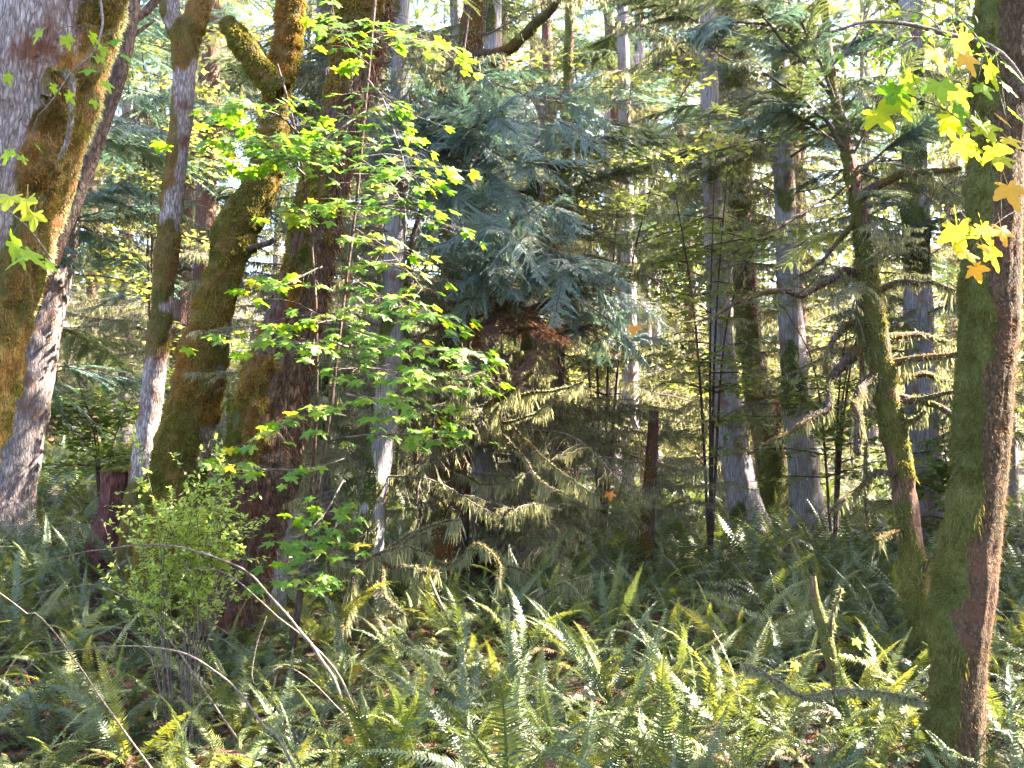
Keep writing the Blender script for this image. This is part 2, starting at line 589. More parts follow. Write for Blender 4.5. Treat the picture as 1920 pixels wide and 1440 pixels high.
def make_trunk(root, px_pts, depth, mat, n=110, sides=40, fur=None, furmat='moss', name='trunk', sink=True, **kw):
    pts, rad = trunk_path(px_pts, depth, n, sink)
    v, ring, moss = trunk_surface(pts, rad, sides, **kw)
    mb = MB()
    add_surface(mb, v, moss)
    tr = mb.build(name, M[mat], root)
    if fur:
        mf = MB()
        moss_fur(mf, v, ring, moss, *fur)
        if mf.n:
            mf.build('moss', M[furmat], tr if name != 'trunk' else root, kind='stuff')
    return tr, pts, rad


def hang(mb, pts, rad, density, length, width, mat=0, tone=0.5, wrap=0.35):
    """Moss on a limb: a fuzzy sleeve and strands that hang from its underside. density per metre."""
    seg = np.linalg.norm(np.diff(pts, axis=0), axis=1)
    tot = seg.sum()
    cnt = max(4, int(tot * density))
    s = np.sort(U(0, tot, cnt))
    cum = np.concatenate([[0], np.cumsum(seg)])
    p = np.stack([np.interp(s, cum, pts[:, c]) for c in range(3)], -1)
    r = np.interp(s, cum, np.broadcast_to(rad, (len(pts),)))
    clump = np.clip(fbm(p * 9 + 77, 2) * 3.6 - 1.25, 0.06, 1.6)
    th = U(0, 2 * np.pi, cnt)
    off = np.stack([np.cos(th), np.sin(th), U(-1, 0.9, cnt)], -1)
    off = nrm(off)
    d = off * wrap + np.array([0, 0, -1.0]) + rng.normal(size=(cnt, 3)) * 0.14
    L = length * clump * U(0.25, 1.25, cnt)
    tn = np.clip(tone + rng.normal(size=cnt) * 0.22, 0, 1)
    blades(mb, p + off * r[:, None] * 0.8, d, L, width * U(0.5, 1.4, cnt), bend=0.5, mat=mat, a=tn, segs=2)
    cnt2 = cnt
    i2 = rng.integers(0, cnt, cnt2)
    off2 = nrm(rng.normal(size=(cnt2, 3)))
    blades(mb, p[i2] + off2 * r[i2][:, None] * 0.8, off2 + np.array([0, 0, -0.3]), 0.035 * U(0.4, 1.4, cnt2), width * 0.9, mat=mat, a=np.clip(tone + 0.05 + rng.normal(size=cnt2) * 0.22, 0, 1))


def limb(root, px_pts, r0, r1, d0, d1=None, mat='twig', moss=None, mossmat='moss_pale', sides=7, name='branch', rough=True):
    """A limb drawn through photo points, r in metres; moss = (strands per metre, length, width, tone)."""
    d1 = d0 if d1 is None else d1
    m = len(px_pts)
    rows = np.array([P(a, b, d0 + (d1 - d0) * k_ / max(m - 1, 1)) for k_, (a, b) in enumerate(px_pts)])
    return limb3(root, rows, r0, r1, mat, moss, mossmat, sides, name)


def limb3(root, rows, r0, r1, mat='twig', moss=None, mossmat='moss_pale', sides=7, name='branch'):
    Ltot = np.linalg.norm(np.diff(rows, axis=0), axis=1).sum()
    n = int(np.clip(Ltot * 18, 8, 60))
    p = spline(rows, n)
    jit = (np.stack([vnoise(p * 6 + 31 * c_) for c_ in range(3)], -1) - 0.5) * min(0.08, 2.0 * r0)
    jit[0] = 0
    p = p + jit
    r = np.linspace(r0, r1, n) * (0.85 + 0.3 * vnoise(p * 9))
    mb = MB()
    tube(mb, p, r, sides, cap=True, a=np.repeat(np.clip(vnoise(p * 4) * 0.9, 0, 1), sides).tolist() + [0.5] if moss else 0.0)
    o = mb.build(name, M[mat], root)
    if moss:
        mm = MB()
        hang(mm, p, r, *moss[:3], tone=moss[3])
        mm.build('moss', M[mossmat], o, kind='stuff')
    return o, p, r


# ------------------------------------------------------------------ branch prototypes shared by many trees
def conifer_branch(L, seed, style):
    """A bough along +X. style: hemlock, cedar, dead. Returns (wood MB, foliage MB)."""
    r_ = np.random.default_rng(seed)
    wood, fol = MB(), MB()
    n = 16
    t = np.linspace(0, 1, n)
    sag = {'hemlock': 0.22, 'cedar': 0.30, 'dead': 0.16}[style]
    main = np.stack([L * t, 0.06 * L * np.sin(t * 5 + seed) * t, L * (0.10 * t - sag * t ** 2.2)], -1)
    if style == 'dead':
        main[:, 2] += 0.03 * L * np.sin(t * 7 + seed)
    if style == 'cedar':
        main[:, 2] += L * 0.12 * t ** 5
    tube(wood, main, np.linspace(0.011, 0.0025, n) * L ** 0.7, 5, mat=0)
    nt = {'hemlock': 54, 'cedar': 50, 'dead': 34}[style]
    R0, D0, L0, W0, T0, S0 = [], [], [], [], [], []
    for k_ in range(nt):
        f = 0.12 + 0.88 * (k_ + r_.uniform(0, 0.9)) / nt
        f = min(f, 0.995)
        b0 = np.array([np.interp(f, t, main[:, c]) for c in range(3)])
        sgn = 1 if k_ % 2 else -1
        if style == 'dead':
            tl = L * r_.uniform(0.12, 0.40) * (1.1 - f * 0.7)
        else:
            tl = L * (0.34 * (1 - f) ** 0.75 + 0.07) * r_.uniform(0.25, 1.2)
        ang = sgn * r_.uniform(0.55, 1.3)
        dz = r_.uniform(-0.40, 0.30) if style != 'dead' else r_.uniform(-0.6, 0.35)
        m = 9
        s = np.linspace(0, 1, m)
        dirx = np.array([math.cos(ang), math.sin(ang), dz])
        droop = {'hemlock': 0.28, 'cedar': 0.34, 'dead': 0.2}[style]
        tw = b0 + dirx * tl * s[:, None] + np.array([0.15 * tl, 0, 0]) * (s ** 2)[:, None] - np.array([0, 0, droop * tl]) * (s ** 2)[:, None]
        if style == 'dead':
            tw = tw + (r_.uniform(-1, 1, (m, 3)) * 0.05 * tl) * s[:, None]
        tube(wood, tw, np.linspace(0.004, 0.0013, m) * L ** 0.6, 3, mat=0)
        if style == 'dead':
            for q_ in range(4):
                g_ = r_.uniform(0.3, 0.9)
                c0 = np.array([np.interp(g_, s, tw[:, c]) for c in range(3)])
                dd = nrm(r_.normal(size=3) * 0.6 + dirx + [0, 0, -0.3])
                e_ = c0 + dd * tl * r_.uniform(0.2, 0.45)
                tube(wood, np.array([c0, (c0 + e_) / 2 + [0, 0, -0.01], e_]), [0.002, 0.0016, 0.0008], 3, mat=0)
            cnt = int(tl * 150)
            f_ = r_.uniform(0, 1, cnt)
            pr = np.stack([np.interp(f_, s, tw[:, c]) for c in range(3)], -1)
            R0.append(pr)
            D0.append(np.stack([r_.normal(0, 0.15, cnt), r_.normal(0, 0.15, cnt), -np.ones(cnt)], -1))
            cl = np.clip(fbm(pr * 6 + seed, 2) * 2.4 - 0.75, 0.03, 1.2)
            L0.append(0.13 * cl * r_.uniform(0.3, 1.3, cnt))
            W0.append(r_.uniform(0.005, 0.013, cnt))
            T0.append(np.clip(r_.normal(0.5, 0.25, cnt), 0, 1))
            continue
        # side sprigs along the twig
        step = 0.019 if style == 'hemlock' else 0.021
        cnt = max(5, int(tl / step))
        f_ = np.linspace(0.06, 1, cnt)
        pr = np.stack([np.interp(f_, s, tw[:, c]) for c in range(3)], -1)
        td = nrm(np.gradient(tw, axis=0))
        tdir = np.stack([np.interp(f_, s, td[:, c]) for c in range(3)], -1)
        side = nrm(np.cross(tdir, np.array([0, 0, 1.0])))
        for sg in (-1, 1):
            sl = (0.092 if style == 'hemlock' else 0.10) * (1.05 - 0.72 * f_) * r_.uniform(0.6, 1.2, cnt) * min(1.0, tl * 2.2 + 0.3)
            dd = nrm(tdir * r_.uniform(0.7, 1.1, (cnt, 1)) + sg * side * r_.uniform(0.6, 1.0, (cnt, 1)) + np.stack([np.zeros(cnt), np.zeros(cnt), r_.uniform(-0.45, 0.10, cnt) - (0.25 if style == 'cedar' else 0)], -1))
            R0.append(pr)
            D0.append(dd)
            L0.append(sl)
            W0.append(r_.uniform(0.007, 0.013, cnt) * (1.0 if style == 'hemlock' else 1.15))
            T0.append(np.clip(r_.normal(0.35 + 0.35 * f, 0.16, cnt), 0, 1))
            # second order sprigs
            for h in (0.35, 0.68):
                for s2 in (-1, 1):
                    d2 = nrm(dd + s2 * 0.85 * nrm(np.cross(dd, np.array([0, 0, 1.0]))) + np.array([0, 0, -0.12]))
                    R0.append(pr + dd * (sl * h)[:, None])
                    D0.append(d2)
                    L0.append(sl * (0.62 - 0.35 * h))
                    W0.append(r_.uniform(0.006, 0.011, cnt))
                    T0.append(np.clip(r_.normal(0.35 + 0.35 * f, 0.16, cnt), 0, 1))
    R0, D0, L0, W0, T0 = map(np.concatenate, (R0, D0, L0, W0, T0))
    if style == 'dead':
        blades(fol, R0, D0, L0, W0, bend=0.3, a=T0, segs=2)
        rad = np.linspace(0.011, 0.0025, n) * L ** 0.7
        hang(fol, main, rad, 90, 0.20, 0.012, tone=0.5)
    else:
        sd = nrm(np.cross(D0, np.array([0, 0, 1.0]) + r_.normal(size=D0.shape) * 0.25))
        # lance shaped sprig: root, widest at the middle, tip
        nn = len(R0)
        mid = R0 + D0 * (L0 * 0.45)[:, None]
        tip = R0 + nrm(D0 + np.array([0, 0, -0.18])) * L0[:, None]
        vv = np.stack([R0, mid + sd * W0[:, None] * 0.5, tip, mid - sd * W0[:, None] * 0.5], 1)
        kk = np.arange(nn)[:, None] * 4
        fol.add(vv.reshape(-1, 3), kk + np.array([[0, 1, 2, 3]]), None, 0, np.repeat(T0, 4))
    return wood, fol


def merge(a, b):
    m = MB()
    for src, mi in ((a, 0), (b, 1)):
        off = m.n
        for v_, a_ in zip(src.v, src.a):
            m.v.append(v_)
            m.a.append(a_)
        m.n += src.n
        for q_ in src.q:
            m.q.append(q_ + off)
            m.mq.append(np.full(len(q_), mi))
        for t_ in src.t:
            m.t.append(t_ + off)
            m.mt.append(np.full(len(t_), mi))
    return m


PROTO = {}
for style, fm, nv in (('hemlock', 'needle', 5), ('cedar', 'cedar_leaf', 4), ('dead', 'moss_pale', 6)):
    for k_ in range(nv):
        wd, fl = conifer_branch(2.0, 100 + 7 * k_ + len(style), style)
        PROTO[style, k_] = merge(wd, fl).mesh('bough', [M['twig'], M[fm]], smooth=False)
NV = {'hemlock': 5, 'cedar': 4, 'dead': 6}


def bough(root, style, origin, direction, s):
    return put('branch', PROTO[style, int(rng.integers(NV[style]))], root, frame_mat(origin, direction, s=s))


# ------------------------------------------------------------------ leaves
def maple_leaf(bm_tone=0.5, teeth=True, petiole=0.9, curl=0.12, seed=0):
    """Five-lobed leaf of length 1 along +X, lying in XY, petiole towards -X."""
    r_ = np.random.default_rng(seed)
    pts = []
    lobes = [(-118, 0.50), (-58, 0.86), (0, 1.0), (58, 0.86), (118, 0.50)]
    pts.append((-0.02, 0.0))
    for k_, (an, ln) in enumerate(lobes):
        ln *= r_.uniform(0.92, 1.08)
        seq = [(-20, 0.66), (-12, 0.74), (-8, 0.90), (0, 1.0), (8, 0.90), (12, 0.74), (20, 0.64)] if teeth else [(-13, 0.68), (0, 1.0), (13, 0.68)]
        for da, fr in seq:
            q_ = R(an + da)
            pts.append((ln * fr * math.cos(q_), ln * fr * math.sin(q_)))
        if k_ < 4:
            q_ = R((an + lobes[k_ + 1][0]) / 2)
            pts.append((0.46 * math.cos(q_), 0.46 * math.sin(q_)))
    p = np.array(pts)
    n = len(p)
    rr = np.linalg.norm(p, axis=1)
    ang = np.arctan2(p[:, 1], p[:, 0])
    z = -curl * rr ** 2 + 0.05 * np.cos(ang * 6.1) * rr + r_.normal(0, 0.015, n)
    v = np.vstack([[0.10, 0, 0.03], np.column_stack([p, z])])
    t = [[0, i_ + 1, i_ + 2] for i_ in range(n - 1)] + [[0, n, 1]]
    mb = MB()
    mb.add(v, None, t, 0, bm_tone)
    if petiole:
        mb.add([[0.0, -0.012, 0], [0.0, 0.012, 0], [-petiole, 0.008, 0.18], [-petiole, -0.008, 0.18]], [[0, 1, 2, 3]], None, 0, bm_tone)
    return mb


LEAF_GREEN = [maple_leaf(0.5, True, 0.7, 0.10 + 0.05 * k_, k_).mesh('vine_maple_leaf', M['leaf_green'], smooth=False) for k_ in range(4)]
_ltone = {}


def leaf_toned(tone, k_):
    key = (round(tone * 5) / 5, k_)
    if key not in _ltone:
        _ltone[key] = maple_leaf(key[0], True, 0.8, 0.12 + 0.06 * k_, k_ + 10).mesh('bigleaf', M['leaf_tone'], smooth=False)
    return _ltone[key]


def leaf_matrix(p, heading, tilt, rollv, s):
    return Matrix.Translation(Vector([float(c) for c in p])) @ Euler((rollv, tilt, heading), 'XYZ').to_matrix().to_4x4() @ Matrix.Scale(s, 4)


# places the photograph shows in direct sun: boughs leave these beams open
LIT = [np.array(P(*q_)) for q_ in [(1912, 450, 7.3), (1910, 600, 7.3), (1902, 750, 7.3), (1886, 900, 7.3), (1870, 1050, 7.3), (1856, 1200, 7.3), (1848, 1320, 7.3), (1040, 1160, 9.4), (1120, 1160, 9.3), (1200, 1170, 9.1), (1280, 1180, 8.9), (1360, 1180, 8.8), (1440, 1190, 8.6), (1540, 1200, 8.2), (1620, 1220, 8.0), (1680, 1230, 8.0), (780, 1040, 10.4), (860, 1050, 10.4),
                                   (380, 920, 8.0), (480, 1060, 7.8), (600, 250, 8.0), (700, 300, 8.0), (720, 650, 8.0), (800, 690, 7.8), (560, 640, 7.8), (740, 80, 8.2), (480, 220, 7.8), (1700, 180, 5.4), (1790, 110, 5.4),
                                   (1850, 260, 5.4), (1840, 450, 5.5), (745, 1280, 6.4), (250, 1210, 7.0), (75, 610, 14.0), (295, 790, 11.5), (1150, 780, 30.0), (1150, 550, 27.0), (1250, 720, 27.0), (1010, 780, 23.0), (1230, 560, 30.0), (1560, 800, 16.0), (1650, 900, 15.0), (1080, 450, 26.0), (1300, 400, 24.0), (880, 800, 12.0), (960, 720, 11.6), (1000, 860, 11.5), (340, 940, 7.6), (420, 960, 7.6), (300, 970, 7.6), (440, 900, 7.6), (200, 1010, 7.5), (60, 1030, 8.0), (50, 470, 4.8), (380, 700, 10.4)]]
SV = np.array(SUNV)


LITA = np.array(LIT)
LITR = np.where(np.arange(len(LIT)) < 7, 1.5, 1.0)


def clear_of_beams(p, r):
    """Whether every one of the points p (n x 3) keeps r metres off every beam."""
    w = np.asarray(p)[:, None] - LITA[None]
    along = w @ SV
    dist = np.linalg.norm(w - along[..., None] * SV, axis=-1)
    return not ((dist < np.reshape(r, (-1, 1)) * LITR) & (along > 0.2)).any()


def bough_clear(c, d, s, k_):
    f = np.array([0.2, 0.7, 1.2, 1.7, 2.0])
    p = c + d * (f * s)[:, None] - np.array([0, 0, 1.0]) * (0.08 * s * f ** 2)[:, None]
    return clear_of_beams(p, k_ * s * np.array([0.35, 0.55, 0.5, 0.3, 0.15]) + 0.12)


# ================================================================== the hero trees
def base_of(px_pts, depth):
    p = P(px_pts[-1][0], px_pts[-1][1], px_pts[-1][3] if len(px_pts[-1]) > 3 else depth)
    return (p[0], p[1], float(ground(p[0], p[1])))


# 1 the big shaggy maple at the edge
pl = [(160, -420, 190), (118, -60, 205), (88, 0, 210), (62, 130, 205), (25, 270, 185), (-15, 480, 165), (-70, 720, 170), (-140, 950, 190), (-200, 1200, 230)]
T1 = thing('maple_tree', 'thick leaning maple with flaky grey bark edged by rusty orange moss', 'tree', base_of(pl, 6.0))
tr, p1, r1 = make_trunk(T1, pl, 6.0, 'bark_maple', n=190, sides=90, ridges=14, ridge_a=0.06, rough=0.07, moss_dir=(1.0, 0.25, 0.0), moss_amt=0.42, moss_bias=0.40, seed=1, lumps=0.07,
                        fur=(13000, 0.018, 0.007), furmat='moss_orange')
limb(T1, [(85, 180), (95, 145), (120, 138), (140, 160), (132, 250), (112, 300)], 0.03, 0.012, 5.75, 5.75, 'bark_maple', (500, 0.03, 0.008, 0.35), 'moss_orange')
# the mossy stem behind it
pl = [(250, -260, 40), (222, -30, 42), (205, 40, 42), (160, 200, 44), (100, 380, 46), (40, 560, 48), (-30, 760, 52), (-100, 1000, 56)]
T1b = thing('maple_tree', 'dark mossy maple stem close behind the big flaky trunk', 'tree', base_of(pl, 7.0))
make_trunk(T1b, pl, 7.0, 'bark_dark', n=110, sides=32, moss_dir=(1, -0.6, 0), moss_amt=0.6, moss_bias=0.22, seed=2, fur=(9000, 0.03, 0.008), furmat='moss_pale')
pl = [(285, -300, 30), (252, -40, 30), (243, 40, 31), (225, 130, 32), (190, 235, 33), (130, 400, 33), (40, 620, 34), (-90, 950, 38)]
T1c = thing('maple_tree', 'thin dark maple stem rising behind the leaning flaky trunk', 'tree', base_of(pl, 8.5))
make_trunk(T1c, pl, 8.5, 'bark_dark', n=90, sides=26, moss_dir=(-1, 0, 0), moss_amt=0.35, moss_bias=0.15, seed=3, fur=(5000, 0.02, 0.008))
limb(T1c, [(240, 55), (262, 25), (300, -10), (340, -60)], 0.04, 0.02, 8.5, 8.8, 'bark_dark')
limb(T1c, [(236, 80), (268, 52), (286, 36)], 0.02, 0.01, 8.5, 8.6, 'bark_dark')

# 2 slim forked maple
pl = [(400, -240, 26), (378, 0, 34), (352, 70, 40), (345, 150, 38), (338, 250, 36), (320, 390, 38), (312, 480, 36), (306, 570, 38), (292, 690, 40), (283, 760, 42), (272, 850, 44), (262, 960, 48), (256, 1010, 54)]
T2 = thing('maple_tree', 'slim forked maple with moss bands beside the red stump', 'tree', base_of(pl, 11.5))
tr, p2, r2 = make_trunk(T2, pl, 11.5, 'bark_maple', n=170, sides=36, moss_dir=(-1, -0.4, 0.0), moss_amt=0.60, moss_bias=0.05, moss_h=[(0, 0.25), (0.16, 0.2), (0.22, -0.1), (0.4, -0.02), (0.7, 0.0), (0.78, 0.2), (1, 0.2)], seed=4, lumps=0.16, fur=(9000, 0.02, 0.008), furmat='moss_orange')
pts, rad = trunk_path([(300, -200, 20), (318, 0, 32), (325, 35, 34), (345, 78, 34)], 11.5, 40, False)
v_, ring_, ms_ = trunk_surface(pts, rad, 28, moss_amt=0.75, seed=5)
mb = MB()
add_surface(mb, v_, ms_)
fk = mb.build('limb', M['bark_maple'], T2)
mb = MB()
moss_fur(mb, v_, ring_, ms_, 9000, 0.02, 0.008)
mb.build('moss', M['moss_orange'], fk, kind='stuff')

# 3 fully moss-clad leaning maple
pl = [(580, -260, 36), (552, -20, 44), (540, 80, 46), (522, 170, 46), (512, 260, 48), (490, 350, 66), (445, 425, 70), (425, 500, 62), (402, 580, 66), (385, 670, 76), (362, 760, 84), (340, 850, 92), (322, 960, 100)]
T3 = thing('maple_tree', 'leaning maple trunk wholly wrapped in thick golden green moss', 'tree', base_of(pl, 10.5))
tr, p3, r3 = make_trunk(T3, pl, 10.5, 'bark_maple', n=180, sides=50, moss_dir=(-0.6, -0.5, -0.6), moss_amt=0.85, moss_bias=0.22, seed=6, lumps=0.2, fur=(15000, 0.032, 0.009), furmat='moss_orange')
pts, rad = trunk_path([(424, 38, 26), (440, 62, 34), (478, 112, 38), (505, 150, 38), (528, 172, 36)], 10.3, 50, False)
v_, ring_, ms_ = trunk_surface(pts, rad, 26, moss_amt=1.3, seed=7, lumps=0.2)
mb = MB()
add_surface(mb, v_, ms_)
mb.add(np.vstack([v_[-1], v_[-1].mean(0)[None] + nrm(pts[-1] - pts[-2]) * 0.05]), None, [[a_, (a_ + 1) % 26, 26] for a_ in range(26)], 0, 1.0)
st = mb.build('broken_limb', M['bark_maple'], T3)
mb = MB()
moss_fur(mb, v_, ring_, ms_, 18000, 0.035, 0.009, 0.6, 0, 0.25)
mb.build('moss', M['moss_orange'], st, kind='stuff')
limb(T3, [(455, 470), (500, 455), (540, 430), (560, 400)], 0.035, 0.015, 10.4, 10.2, 'bark_dark')

# 4 the big dark maple
pl = [(720, -300, 70), (695, -20, 92), (682, 60, 90), (660, 160, 76), (632, 280, 72), (602, 390, 80), (580, 490, 88), (556, 590, 96), (528, 690, 110), (508, 780, 126), (498, 850, 132), (482, 930, 120), (462, 1020, 112), (432, 1130, 120)]
T4 = thing('maple_tree', 'big dark leaning maple with mossy side and shaggy black bark', 'tree', base_of(pl, 9.6))
tr, p4, r4 = make_trunk(T4, pl, 9.6, 'bark_dark', n=300, sides=90, ridges=9, ridge_a=0.10, rough=0.22, moss_dir=(-1, -0.25, 0.1), moss_amt=0.46, moss_bias=0.20, moss_h=[(0, -0.05), (0.2, 0.0), (0.3, 0.10), (0.45, 0.02), (0.62, 0.0), (0.7, 0.22), (1, 0.3)], seed=8, lumps=0.17, fur=(12000, 0.035, 0.009), furmat='moss_orange')
mf = MB()                                          # ragged hanging bark
idx = rng.integers(10, 260, 7000)
th = U(0, 2 * np.pi, 7000)
rr = np.stack([np.cos(th), np.sin(th), np.zeros(7000)], -1)
blades(mf, p4[idx] + rr * r4[idx][:, None] * 1.02, rr * 0.4 + np.array([0, 0, -1.0]) + rng.normal(size=(7000, 3)) * 0.3, U(0.03, 0.14, 7000), U(0.004, 0.012, 7000), bend=0.5, segs=2, a=U(0, 1, 7000))
mf.build('loose_bark', M['fern_dead'], T4, kind='stuff')

# 5 stump
pl = [(222, 885, 56), (219, 930, 58), (214, 980, 66), (210, 1012, 80)]
T5 = thing('tree_stump', 'dark red rotten stump behind the slim forked maple', 'stump', base_of(pl, 12.2))
pts, rad = trunk_path(pl, 12.2, 40)
v_, ring_, ms_ = trunk_surface(pts, rad, 40, ridges=8, ridge_a=0.22, rough=0.3, seed=9)
v_[-1] += np.array([0, 0, 1.0]) * (0.10 * (fbm(v_[-1] * 14) - 0.4))[:, None]
mb = MB()
add_surface(mb, v_, ms_)
mb.add(np.vstack([v_[-1], pts[-1][None] - [0, 0, 0.06]]), None, [[a_, (a_ + 1) % 40, 40] for a_ in range(40)])
mb.build('trunk', M['rot'], T5)
mb = MB()
th = U(0, 6.28, 1500)
rr = np.sqrt(U(0, 1, 1500)) * rad[-1]
pp = pts[-1] + np.stack([np.cos(th) * rr, np.sin(th) * rr, np.full(1500, 0.0)], -1)
blades(mb, pp, np.stack([np.cos(th) * 0.5, np.sin(th) * 0.5, U(0.2, 1, 1500)], -1) + rng.normal(size=(1500, 3)) * 0.3, U(0.02, 0.06, 1500), 0.008, a=U(0, 1, 1500), segs=2)
mb.build('moss', M['moss'], T5, kind='stuff')

# 18 the furry maple on the other edge
pl = [(1905, -420, 92), (1896, -60, 100), (1890, 0, 100), (1878, 180, 98), (1868, 350, 98), (1862, 520, 100), (1856, 680, 98), (1843, 820, 98), (1832, 940, 100), (1815, 1080, 106), (1802, 1200, 102), (1796, 1310, 98), (1790, 1420, 100)]
T18 = thing('maple_tree', 'tall furry maple with green moss one side, sunlit edge the other', 'tree', base_of(pl, 7.3))
tr, p18, r18 = make_trunk(T18, pl, 7.3, 'bark_right', n=200, sides=64, ridges=5, ridge_a=0.05, rough=0.06, moss_dir=(-1.0, 0.1, 0), moss_amt=0.42, moss_bias=0.42, seed=10, lumps=0.16, fur=(19000, 0.028, 0.006), furmat='moss')
vq, rq, mq = trunk_surface(p18, r18, 64, ridges=5, ridge_a=0.05, rough=0.06, moss_dir=(-1.0, 0.1, 0), moss_amt=0.42, moss_bias=0.42, seed=10, lumps=0.16)
mf = MB()
moss_fur(mf, vq, rq, np.clip(mq * (fbm(vq * 6 + 4, 2) > 0.5), 0, 1), 2600, 0.07, 0.0045, 1.6, 0, 0.55)
mf.build('moss_tufts', M['moss'], T18, kind='stuff')
mf = MB()
c_ = 16000
idx = rng.integers(0, 199, c_)
th = U(0, 2 * np.pi, c_)
rr = np.stack([np.cos(th), np.sin(th), np.zeros(c_)], -1)
blades(mf, p18[idx] + (p18[idx + 1 - (idx == 199)] - p18[idx]) * U(0, 1, (c_, 1)) + rr * r18[idx][:, None] * 0.97, rr + np.array([0, 0, -0.5]) + rng.normal(size=(c_, 3)) * 0.4, U(0.012, 0.035, c_), U(0.003, 0.006, c_), a=U(0.0, 1, c_))
mf.build('bark_fur', M['bark_fur'], T18, kind='stuff')


# ------------------------------------------------------------------ middle conifers and other trunks: (name, label, category, material, depth, points, options)
mid = [
    ('fir_tree', 'broad purple grey fir trunk among ferns behind the edge maple', 'bark_fir', 14.0,
     [(160, -300, 60), (140, 0, 66), (118, 300, 76), (95, 500, 84), (66, 640, 88), (44, 760, 90), (22, 860, 96), (8, 930, 110)], 0.25, 11),
    ('hemlock_tree', 'slim pale trunk close beside the foot of the big dark maple', 'bark_cedar', 10.4,
     [(590, 300, 18), (572, 620, 20), (553, 850, 22), (540, 940, 24), (530, 1000, 25), (524, 1070, 28)], 0.3, 12),
    ('hemlock_tree', 'mottled brown trunk with lichen between dark maple and grey cedar', 'bark_fir', 13.0,
     [(612, -200, 24), (606, 200, 30), (598, 560, 34), (597, 760, 38), (600, 880, 40), (605, 1000, 46)], 0.55, 13),
    ('cedar_tree', 'grey cedar trunk with red peeling edge behind the mossy limbs', 'bark_cedar', 11.6,
     [(760, -260, 26), (748, 200, 34), (738, 560, 40), (722, 780, 46), (704, 900, 48), (697, 1000, 46), (692, 1120, 50)], 0.25, 14),
    ('maple_tree', 'dark red-brown maple with black hollow at its foot', 'bark_dark', 12.6,
     [(905, -260, 40), (893, 0, 46), (882, 90, 45), (876, 170, 46), (868, 400, 52), (856, 560, 58), (848, 700, 60), (845, 860, 70), (842, 960, 78), (832, 1040, 84), (826, 1090, 100)], 0.5, 15),
    ('cedar_tree', 'straight pale brown cedar just behind the dark hollow maple', 'bark_cedar', 14.5,
     [(930, -200, 28), (920, 250, 34), (912, 500, 38), (905, 700, 42), (908, 850, 46), (912, 1010, 54)], 0.35, 16),
    ('hemlock_tree', 'brown hemlock trunk on spreading roots above the fern hollow', 'bark_fir', 13.2,
     [(1010, 200, 26), (1000, 500, 32), (992, 700, 36), (982, 850, 40), (966, 960, 52), (955, 1040, 60), (952, 1085, 84)], 0.35, 17),
    ('hemlock_tree', 'thin reddish trunk standing in shaded ferns', 'bark_red', 16.0,
     [(1070, 0, 16), (1058, 400, 20), (1048, 700, 22), (1042, 900, 24), (1040, 1040, 30)], 0.4, 18),
    ('snag', 'thin dark broken snag standing alone in the green ferns', 'bark_dark', 13.5,
     [(1226, 770, 18), (1222, 850, 22), (1216, 950, 24), (1212, 1020, 25), (1208, 1080, 28)], 0.3, 19),
    ('cedar_tree', 'pale lilac grey cedar trunk, palest in the stand', 'bark_cedar', 18.0,
     [(1322, -250, 28), (1328, 100, 32), (1336, 350, 36), (1346, 560, 40), (1360, 700, 44), (1378, 840, 52), (1392, 920, 58), (1402, 990, 70)], 0.12, 20),
    ('hemlock_tree', 'brown trunk with a black shaggy burl beside the pale cedar', 'bark_red', 19.5,
     [(1372, -260, 30), (1380, 100, 34), (1388, 350, 38), (1398, 560, 42), (1418, 720, 46), (1436, 800, 52), (1446, 900, 54), (1452, 970, 60)], 0.5, 21),
    ('cedar_tree', 'stringy grey cedar between burled trunk and red mossy hemlock', 'bark_cedar', 17.0,
     [(1452, -260, 28), (1462, 100, 34), (1470, 330, 38), (1480, 560, 44), (1492, 720, 48), (1504, 850, 54), (1512, 930, 58), (1518, 990, 68)], 0.28, 22),
    ('cedar_tree', 'dusky purple cedar trunk glimpsed behind the red mossy hemlock', 'bark_cedar', 15.0,
     [(1700, -200, 36), (1715, 300, 44), (1722, 600, 52), (1730, 800, 58), (1738, 960, 64), (1742, 1050, 74)], 0.3, 23),
    ('cedar_tree', 'slim pale trunk in bright light, left of a close pair', 'bark_cedar', 30.0,
     [(1142, 200, 20), (1145, 500, 22), (1148, 760, 26), (1150, 880, 32)], 0.1, 24),
    ('cedar_tree', 'slim pale trunk in bright light, right of a close pair', 'bark_cedar', 31.0,
     [(1190, 100, 18), (1186, 400, 20), (1176, 700, 24), (1170, 880, 30)], 0.1, 25),
    ('cedar_tree', 'thin bluish trunk far behind the dark snag', 'bark_cedar', 33.0,
     [(1198, 0, 18), (1206, 400, 20), (1214, 700, 22), (1222, 900, 26)], 0.1, 26),
]
TREES = {}
for (nm, lab, bm_, dp, pl, mo, sd) in mid:
    t = thing(nm, lab, 'snag' if nm == 'snag' else 'tree', base_of(pl, dp))
    big = dp < 20
    _, pt, rd = make_trunk(t, pl, dp, bm_, n=110 if big else 60, sides=40 if big else 18, ridges=11, ridge_a=0.07 if 'cedar' in bm_ else 0.05, rough=0.07, moss_dir=(-0.5, -0.6, 0),
                           moss_amt=mo, moss_bias=0.18, seed=sd, lumps=0.09 if 'cedar' in bm_ else 0.13, flare=0.35, fur=(3000, 0.035, 0.011) if big else None, furmat='moss_pale')
    TREES[sd] = (t, pt, rd, dp)
